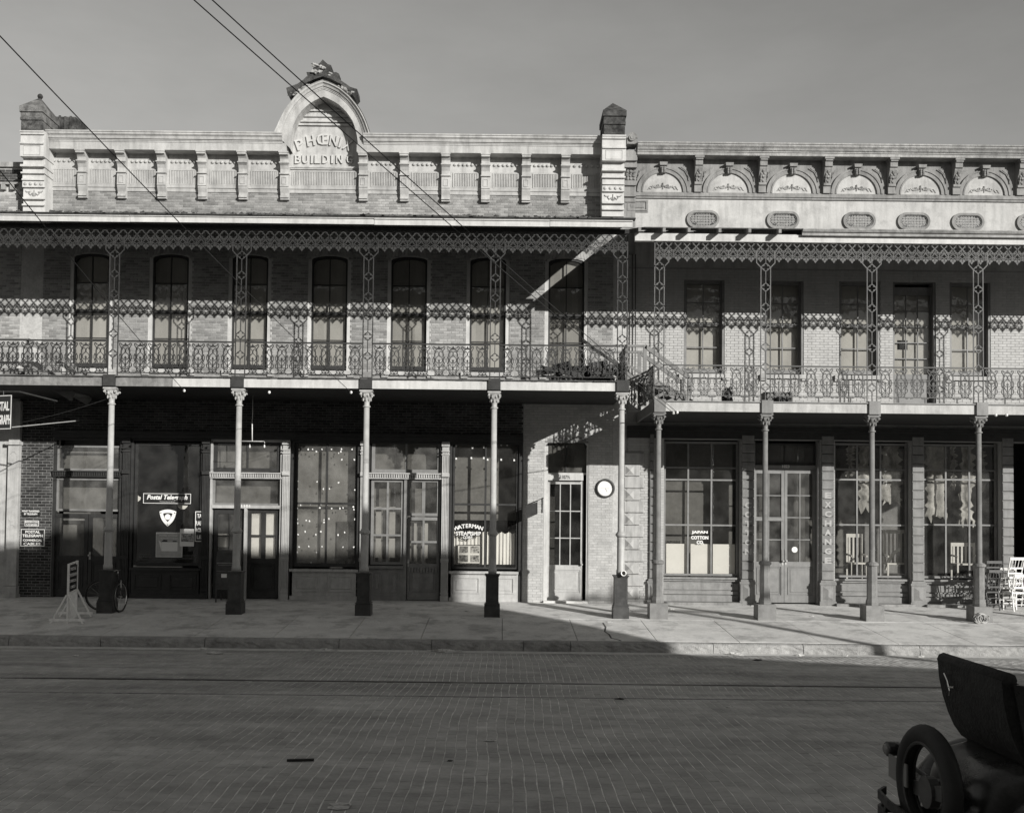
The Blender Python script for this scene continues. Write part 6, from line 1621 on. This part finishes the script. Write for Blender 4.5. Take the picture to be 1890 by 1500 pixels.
# pale ragged strips added inside the two last show windows, standing in for reflections
def reflection_strip(label, px0, px1, py1, seed):
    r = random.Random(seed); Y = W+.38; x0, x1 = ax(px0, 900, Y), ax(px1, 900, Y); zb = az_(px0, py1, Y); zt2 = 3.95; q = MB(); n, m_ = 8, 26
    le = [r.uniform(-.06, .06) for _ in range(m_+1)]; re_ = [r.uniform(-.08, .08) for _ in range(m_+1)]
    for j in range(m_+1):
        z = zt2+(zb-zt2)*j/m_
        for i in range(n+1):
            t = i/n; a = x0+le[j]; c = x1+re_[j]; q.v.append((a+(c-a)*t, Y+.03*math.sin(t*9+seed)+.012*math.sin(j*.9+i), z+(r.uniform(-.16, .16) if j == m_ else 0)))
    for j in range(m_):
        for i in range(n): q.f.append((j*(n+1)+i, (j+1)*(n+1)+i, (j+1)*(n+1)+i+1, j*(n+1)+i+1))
    o = put('reflection_strip', (q, mat('reflection_cloth', .42, .9, .5, 5, .1, streak=.5), 1)); tagp(o, label, 'reflection_strip', 'reflection stand-ins in the show windows')
for k, (a, c, e, lab) in enumerate(((1563, 1577, 880, 'narrow ragged reflection stand-in at the left of the show window right of the EXCHANGE pilaster'), (1586, 1607, 938, 'longer ragged reflection stand-in in the middle of the show window right of the EXCHANGE pilaster'), (1628, 1660, 930, 'wide reflection stand-in at the right of the show window right of the EXCHANGE pilaster'),
        (1710, 1743, 958, 'widest reflection stand-in, at the left of the last show window'), (1756, 1764, 900, 'narrow reflection stand-in left of the middle bar of the last show window'), (1772, 1797, 966, 'reflection stand-in right of the middle bar of the last show window'), (1806, 1818, 900, 'short reflection stand-in at the right end of the last show window'))): reflection_strip(lab, a, c, e, k)
# ================================================================== LITTER
def scrap(label, px, py, s, cat='litter', m=None, seed=0, group='paper scraps along the kerb', flat=.3, Yk=None):
    Y = Yk or gy(py, px); z = ground(Y) if Y > 19.2 else street(Y); x = ax(px, py, Y); q = MB(); q.blob((x, Y, z+s*flat*.6), s, seed, 8, 5, sq=(1.2, .8, flat), j=.55)
    o = put('scrap', (q, m or M['litter'])); tagp(o, label, cat, group)
kb = 18.95
GUT = ['pale crumpled paper in the gutter below the second column from the left', 'thin white curl of paper in the gutter left of the crushed bag', 'crushed white bag in the gutter below the blotched shop window',
 'largest crumpled paper left of the third column, in the gutter', 'small rounded paper wad in the gutter below the third column', 'small scrap in the gutter at the left end of the torn paper strip', 'flat scrap second from the left in the torn paper strip in the gutter',
 'biggest piece of the torn paper strip in the gutter between third and fourth columns', 'crumpled right part of the torn paper strip in the gutter', 'last small scrap at the right of the torn paper strip in the gutter',
 'pale paper lump in the sunlit gutter where the kerb shadow ends', 'small scrap in the sunlit gutter below the double doors', 'scrap in the sunlit gutter below the EXCHANGE pilaster', 'scrap in the sunlit gutter left of the car']
PAV = ['paper scrap on the pavement between the third and fourth columns', 'paper scrap on the sunlit pavement right of the first pale column', 'dark edged paper scrap on the pavement before the double doors', 'paper scrap at the foot of the COTTON pilaster',
 'paper scrap on the pavement before the blotched window', 'paper scrap by the crack in the pavement', 'paper scrap on the pavement left of the fourth column']
ROD = ['small pale scrap near the gutter at the far left', 'oval white scrap on the bricks below the second column', 'pale sliver on the bricks left of the picture middle', 'dark lump beside the near tram rail', 'tiny dark lump on the bricks below the near rail at the middle', 'crumpled white scrap at the bottom of the roadway left of the middle',
 'dark crumpled scrap at the edge of the sunlit strip', 'pale flat scrap on the bricks right of the middle']
for i, (px, s) in enumerate(((374, .07), (556, .05), (572, .06), (602, .09), (619, .05), (770, .06), (793, .06), (816, .13), (830, .10), (848, .07), (1358, .10), (1474, .07), (1560, .06), (1700, .06))):
    scrap(GUT[i], px, 1196, s, seed=i, Yk=kb-.03*(i % 3))
for i, (px, py) in enumerate(((734, 1123), (1240, 1124), (1499, 1137), (1389, 1118), (610, 1112), (1125, 1148), (860, 1128))):
    scrap(PAV[i], px, py, .045, seed=i+40, group='paper scraps on the pavement', flat=.25)
def street_y(px, py):
    lo, hi = 5.0, 19.0
    for _ in range(40):
        m_ = (lo+hi)/2
        if at(px, py, m_)[1] > street(m_): lo = m_
        else: hi = m_
    return (lo+hi)/2
for i, (px, py, s) in enumerate(((140, 1210, .06), (398, 1206, .12), (905, 1367, .05), (1145, 1290, .05), (830, 1404, .03), (625, 1489, .08), (1398, 1218, .06), (1350, 1305, .05))):
    scrap(ROD[i], px, py, s, seed=i+60, group='scraps on the roadway', flat=.2, Yk=street_y(px, py), m=M['litter'] if i not in (3, 4, 6) else M['dwood'])
Yk = street_y(553, 1405); x = ax(553, 1405, Yk); o = put('stick', (MB().beam((x-.12, Yk, street(Yk)+.012), (x+.13, Yk+.03, street(Yk)+.014), .022), M['dwood'])); tagp(o, 'short dark stick lying on the bricks left of the middle', 'stick')
Yk = 7.66; x = ax(1005, 1497, Yk); q = MB(); q.v = [(x-.06, Yk, street(Yk)+.012), (x+.14, Yk-.02, street(Yk)+.012), (x+.10, Yk+.06, street(Yk)+.03), (x+.0, Yk+.05, street(Yk)+.02)]; q.f = [(0, 1, 2, 3)]
o = put('paper_sheet', (q, M['paper'])); tagp(o, 'white sheet of paper at the bottom edge of the roadway', 'paper')
# carved scrap leaning on the last plinth
Yk = 21.7; x, z = ax(1811, 1130, Yk), ground(Yk); q = MB()
t = thing('wire_tangle', 'light tangle of wire and rags at the foot of the last column', 'debris', (x, Yk, z)); r = random.Random(8)
for k in range(9):
    a0 = r.uniform(0, 6); q = MB(); R_ = r.uniform(.06, .13); cx_, cz_ = x+r.uniform(-.06, .07), z+.12
    q.tube([(cx_+R_*math.cos(a0+i*.5), Yk+r.uniform(-.04, .04), max(z+.012, cz_+R_*.9*math.sin(a0+i*.5))) for i in range(9)], .011, 5); put('loop', (q, M['cream'] if k % 3 else M['dwood']), t)
# ================================================================== CAR at the lower right
CY = 6.45; SZ = street(CY)
CR = thing('parked_car', 'black open car with a spare tyre on its rear, parked at the lower right', 'car', (4.2, CY, SZ))
cm, rbm = M['car'], M['rubber']
def tyre(c, axis, R_, r_, nm='wheel', parent=CR, spokes=12):
    axis = Vector(axis).normalized(); u = Vector((0, 0, 1)); v = axis.cross(u).normalized(); q = MB(); N_, K = 72, 14; c = Vector(c)
    for i in range(N_):
        a = 2*math.pi*i/N_; d = u*math.cos(a)+v*math.sin(a)
        for k in range(K):
            b_ = 2*math.pi*k/K; rr = r_*(1 + (.05 if (i % 2 and k in (0, 1, 2, 12, 13)) else 0)); q.v.append(tuple(c+d*(R_-r_+rr*math.cos(b_))+axis*(r_*.92*math.sin(b_))))
    for i in range(N_):
        for k in range(K): q.f.append((i*K+k, i*K+(k+1) % K, ((i+1) % N_)*K+(k+1) % K, ((i+1) % N_)*K+k))
    w = put(nm, (q, rbm, 1), parent)
    q = MB(); Rr = R_-2*r_+.012
    for s in (-1, 1): q.tube([tuple(c+axis*s*.035+(u*math.cos(a)+v*math.sin(a))*Rr) for a in [2*math.pi*i/32 for i in range(32)]], .012, 6, close=True)
    n = len(q.v)
    for i in range(32):
        a = 2*math.pi*i/32
        for s in (-1, 1): q.v.append(tuple(c+axis*s*.035+(u*math.cos(a)+v*math.sin(a))*(Rr+.0)))
    for i in range(32): j = (i+1) % 32; q.f.append((n+2*i, n+2*i+1, n+2*j+1, n+2*j))
    put('rim', (q, M['ped']), w)
    if spokes:
        q = MB()
        for i in range(spokes): a = 2*math.pi*i/spokes; q.beam(tuple(c), tuple(c+(u*math.cos(a)+v*math.sin(a))*Rr), .03, .03)
        q.tube([tuple(c-axis*.08), tuple(c+axis*.08)], .06, 14); put('spokes', (q, cm), w)
    return w
# spare tyre upright on the rear
tz = SZ+.95-.37
xs_, ys_ = 2.70, 6.35
tyre((xs_, ys_, .835-.375), (1, .06, 0), .375, .062, 'spare_tyre', spokes=0)
b = MB(); b.beam((xs_+.02, ys_-.3, .52-.05), (xs_+.02, ys_+.3, .38), .035, .09); b.beam((xs_+.02, ys_, .46), (xs_+.25, ys_, .44), .08, .08); b.tube([(xs_-.02, ys_, .42), (xs_+.04, ys_, .42)], .10, 16); put('tyre_carrier', (b, mat('carrier_iron', .09, .5, .2, 8, 0)), CR)
# body: rear deck, raised tub back, sides, hood
def skin(sections, m, nm, smooth=True, parent=CR, cap=True):
    q = MB(); K = len(sections[0]); 
    for s in sections: q.v += s
    for i in range(len(sections)-1):
        for k in range(K-1): q.f.append((i*K+k, (i+1)*K+k, (i+1)*K+k+1, i*K+k+1))
    if cap: q.f.append(tuple(range(K))); q.f.append(tuple(reversed(range((len(sections)-1)*K, len(sections)*K))))
    me = q.mesh(nm, m, smooth); return put(nm, me, parent)
def ringsec(x, hw, z0, z1, top=.25, yc=CY):
    """cross-section across the car at x, rounded upper corners"""
    pts = [(x, yc-hw, z0)]
    for a in range(0, 91, 18): pts.append((x, yc-hw+top*hw*(1-math.cos(math.radians(a))), z1-top*(z1-z0)*(1-math.sin(math.radians(a)))))
    for a in range(90, -1, -18): pts.append((x, yc+hw-top*hw*(1-math.cos(math.radians(a))), z1-top*(z1-z0)*(1-math.sin(math.radians(a)))))
    pts.append((x, yc+hw, z0)); return pts
zd = .66
skin([ringsec(2.86, .30, .10, .42, .5), ringsec(2.92, .40, .08, .54, .45), ringsec(3.02, .45, .08, .62, .35), ringsec(3.2, .48, .08, .655, .3), ringsec(3.5, .52, .08, .68, .25)], cm, 'rear_deck')
# raised seat back panel, curving down to the deck
ya, yb = 6.02, 6.90
pan = [(3.00, 1.17), (3.01, 1.05), (3.035, .93), (3.07, .82), (3.11, .73), (3.16, .66), (3.26, .60)]
pin = [(3.09, 1.17), (3.11, .95), (3.15, .78), (3.30, .60)]
q = MB(); q.prism([(x, z) for x, z in pan]+[(x, z) for x, z in reversed(pin)], ya, yb); put('seat_back', (q, M['canvas']), CR)
b = MB(); b.tube([(3.045, ya-.01, 1.175), (3.045, yb+.01, 1.175)], .045, 8); put('padding', (b, M['canvas'], 1), CR)
q = MB(); q.tube([(2.985, 6.76, 1.10), (2.98, 6.70, 1.06), (2.985, 6.68, 1.0), (2.99, 6.70, .965)], .007, 5); q.tube([(2.982, 6.69, 1.02), (2.985, 6.62, 1.03)], .006, 5); put('strap_buckle', (q, M['chrome']), CR)
# side walls of the tub
for yy, s in ((ya, -1), (yb, 1)):
    q = MB(); q.prism([(3.22, .60), (3.13, .80), (3.06, 1.15), (3.35, 1.13), (3.6, .98), (4.3, .95), (4.9, 1.0), (4.9, .1), (3.3, .1)], yy-.02, yy+.02); put('side_panel', (q, cm), CR)
b = MB(); b.tube([(3.36, ya+.1, .98), (3.5, ya+.3, 1.07), (3.7, ya+.44, 1.10), (3.9, ya+.6, 1.06), (4.0, ya+.8, .98)], .09, 10); put('folded_top', (b, M['canvas'], 1), CR)
b = MB(); b.box(3.3, 3.95, ya+.03, yb-.03, .55, .72); put('seat', (b, M['canvas']), CR)
b = MB(); b.box(3.1, 4.9, ya+.02, yb-.02, .1, .16); put('floor_pan', (b, cm), CR)
skin([ringsec(4.9, .46, .1, 1.0, .3), ringsec(5.3, .40, .1, .92, .35), ringsec(5.9, .33, .1, .85, .35), ringsec(6.05, .32, .05, .84, .3)], cm, 'hood')
b = MB()
for yy in (ya+.02, yb-.02): b.tube([(4.88, yy, .95), (4.98, yy, 1.45)], .015, 6)
b.tube([(4.98, ya+.02, 1.45), (4.98, yb-.02, 1.45)], .012, 6); ws = put('windshield_frame', (b, M['chrome']), CR)
put('windshield_glass', (MB().quad((4.89, ya+.03, 1.0), (4.89, yb-.03, 1.0), (4.975, yb-.03, 1.44), (4.975, ya+.03, 1.44)), G['clear']), ws)
put('steering_wheel', (MB().tube([(4.45+.1*math.cos(a), 6.25+.19*math.sin(a)*-1, 1.0+.14*math.cos(a)) for a in [i*.4 for i in range(16)]], .012, 5, close=True), M['black']), CR)
# running gear
for x in (3.35, 5.75):
    for y in (5.80, 7.10): tyre((x, y, SZ+.36), (0, 1, 0), .36, .055)
def fender(xc, y, a0, a1, R_=.45, wdt=.24):
    q = MB(); n = 16
    for i in range(n+1):
        a = math.radians(a0+(a1-a0)*i/n)
        for k in range(7):
            t = k/6*2-1; rr = R_+.03*(1-t*t); q.v.append((xc+rr*math.cos(a), y+t*wdt/2, SZ+.36+rr*math.sin(a)-.03*abs(t)**3))
    for i in range(n):
        for k in range(6): q.f.append((i*7+k, i*7+k+1, (i+1)*7+k+1, (i+1)*7+k))
    put('fender', (q, cm, 1), CR)
for y in (5.82, 7.08): fender(3.35, y, 20, 185); fender(5.75, y, -5, 165)
for y in (5.82, 7.08): put('running_board', (MB().box(3.8, 5.3, y-.12, y+.12, SZ+.34, SZ+.37), cm), CR)
b = MB(); b.box(2.9, 6.0, 6.1, 6.16, SZ+.30, SZ+.38); b.box(2.9, 6.0, 6.76, 6.82, SZ+.30, SZ+.38); b.tube([(3.35, 5.8, SZ+.36), (3.35, 7.1, SZ+.36)], .035, 8); b.tube([(5.75, 5.8, SZ+.36), (5.75, 7.1, SZ+.36)], .03, 8); put('chassis', (b, M['black']), CR)
b = MB(); b.blob((6.15, 6.1, .62), .11, 1, 14, 8, j=0); put('headlight', (b, M['chrome'], 1), CR); b = MB(); b.blob((6.15, 6.8, .62), .11, 1, 14, 8, j=0); put('headlight', (b, M['chrome'], 1), CR)
put('radiator', (MB().box(6.05, 6.13, 6.15, 6.75, .05, .86), M['chrome']), CR)
# tail lamp, number plate and spring bumper at the very back
TL = end(1650, 1381, 6.9); q = MB()
c = Vector(TL); ax_ = Vector((-1, -.15, 0)).normalized()
q.tube([tuple(c+ax_*-.05), tuple(c+ax_*-.03), tuple(c+ax_*.05), tuple(c+ax_*.055)], .05, 14, [.03, .048, .05, .044]); lamp = put('tail_lamp', (q, cm, 1), CR)
q = MB(); q.tube([tuple(c+ax_*.052), tuple(c+ax_*.066)], .04, 14, [.042, .034]); put('lens', (q, mat('lamp_lens', .2, .15, .1, 5, 0), 1), lamp)
q = MB(); q.tube([tuple(c), tuple(c+Vector((.09, -.1, -.10))), (2.80, 6.6, .45)], .016, 6); put('lamp_stalk', (q, cm), CR)
x0, z1 = at(1656, 1400, 6.7); x1, z0 = at(1660, 1442, 6.7); q = MB(); q.box(x0, x0+.012, 6.55, 6.85, z0, z1); put('number_plate', (q, mat('plate_grey', .2, .5, .1, 8, 0)), CR)
q = MB(); Yb = 6.3
pt = [(2.66, 6.95, .17), (2.58, 6.85, .17), (2.55, 6.6, .17), (2.55, 6.2, .17), (2.58, 5.95, .17), (2.66, 5.85, .17)]
for dz in (.0, .10):
    q = MB()
    for p, r_ in zip(pt, pt[1:]): q.beam((p[0], p[1], p[2]+dz), (r_[0], r_[1], r_[2]+dz), .02, .055)
    put('bumper_bar', (q, M['black']), CR)
for yy in (6.1, 6.7): put('bumper_bracket', (MB().beam((2.56, yy, .22), (2.95, yy, .20), .03, .05), M['black']), CR)
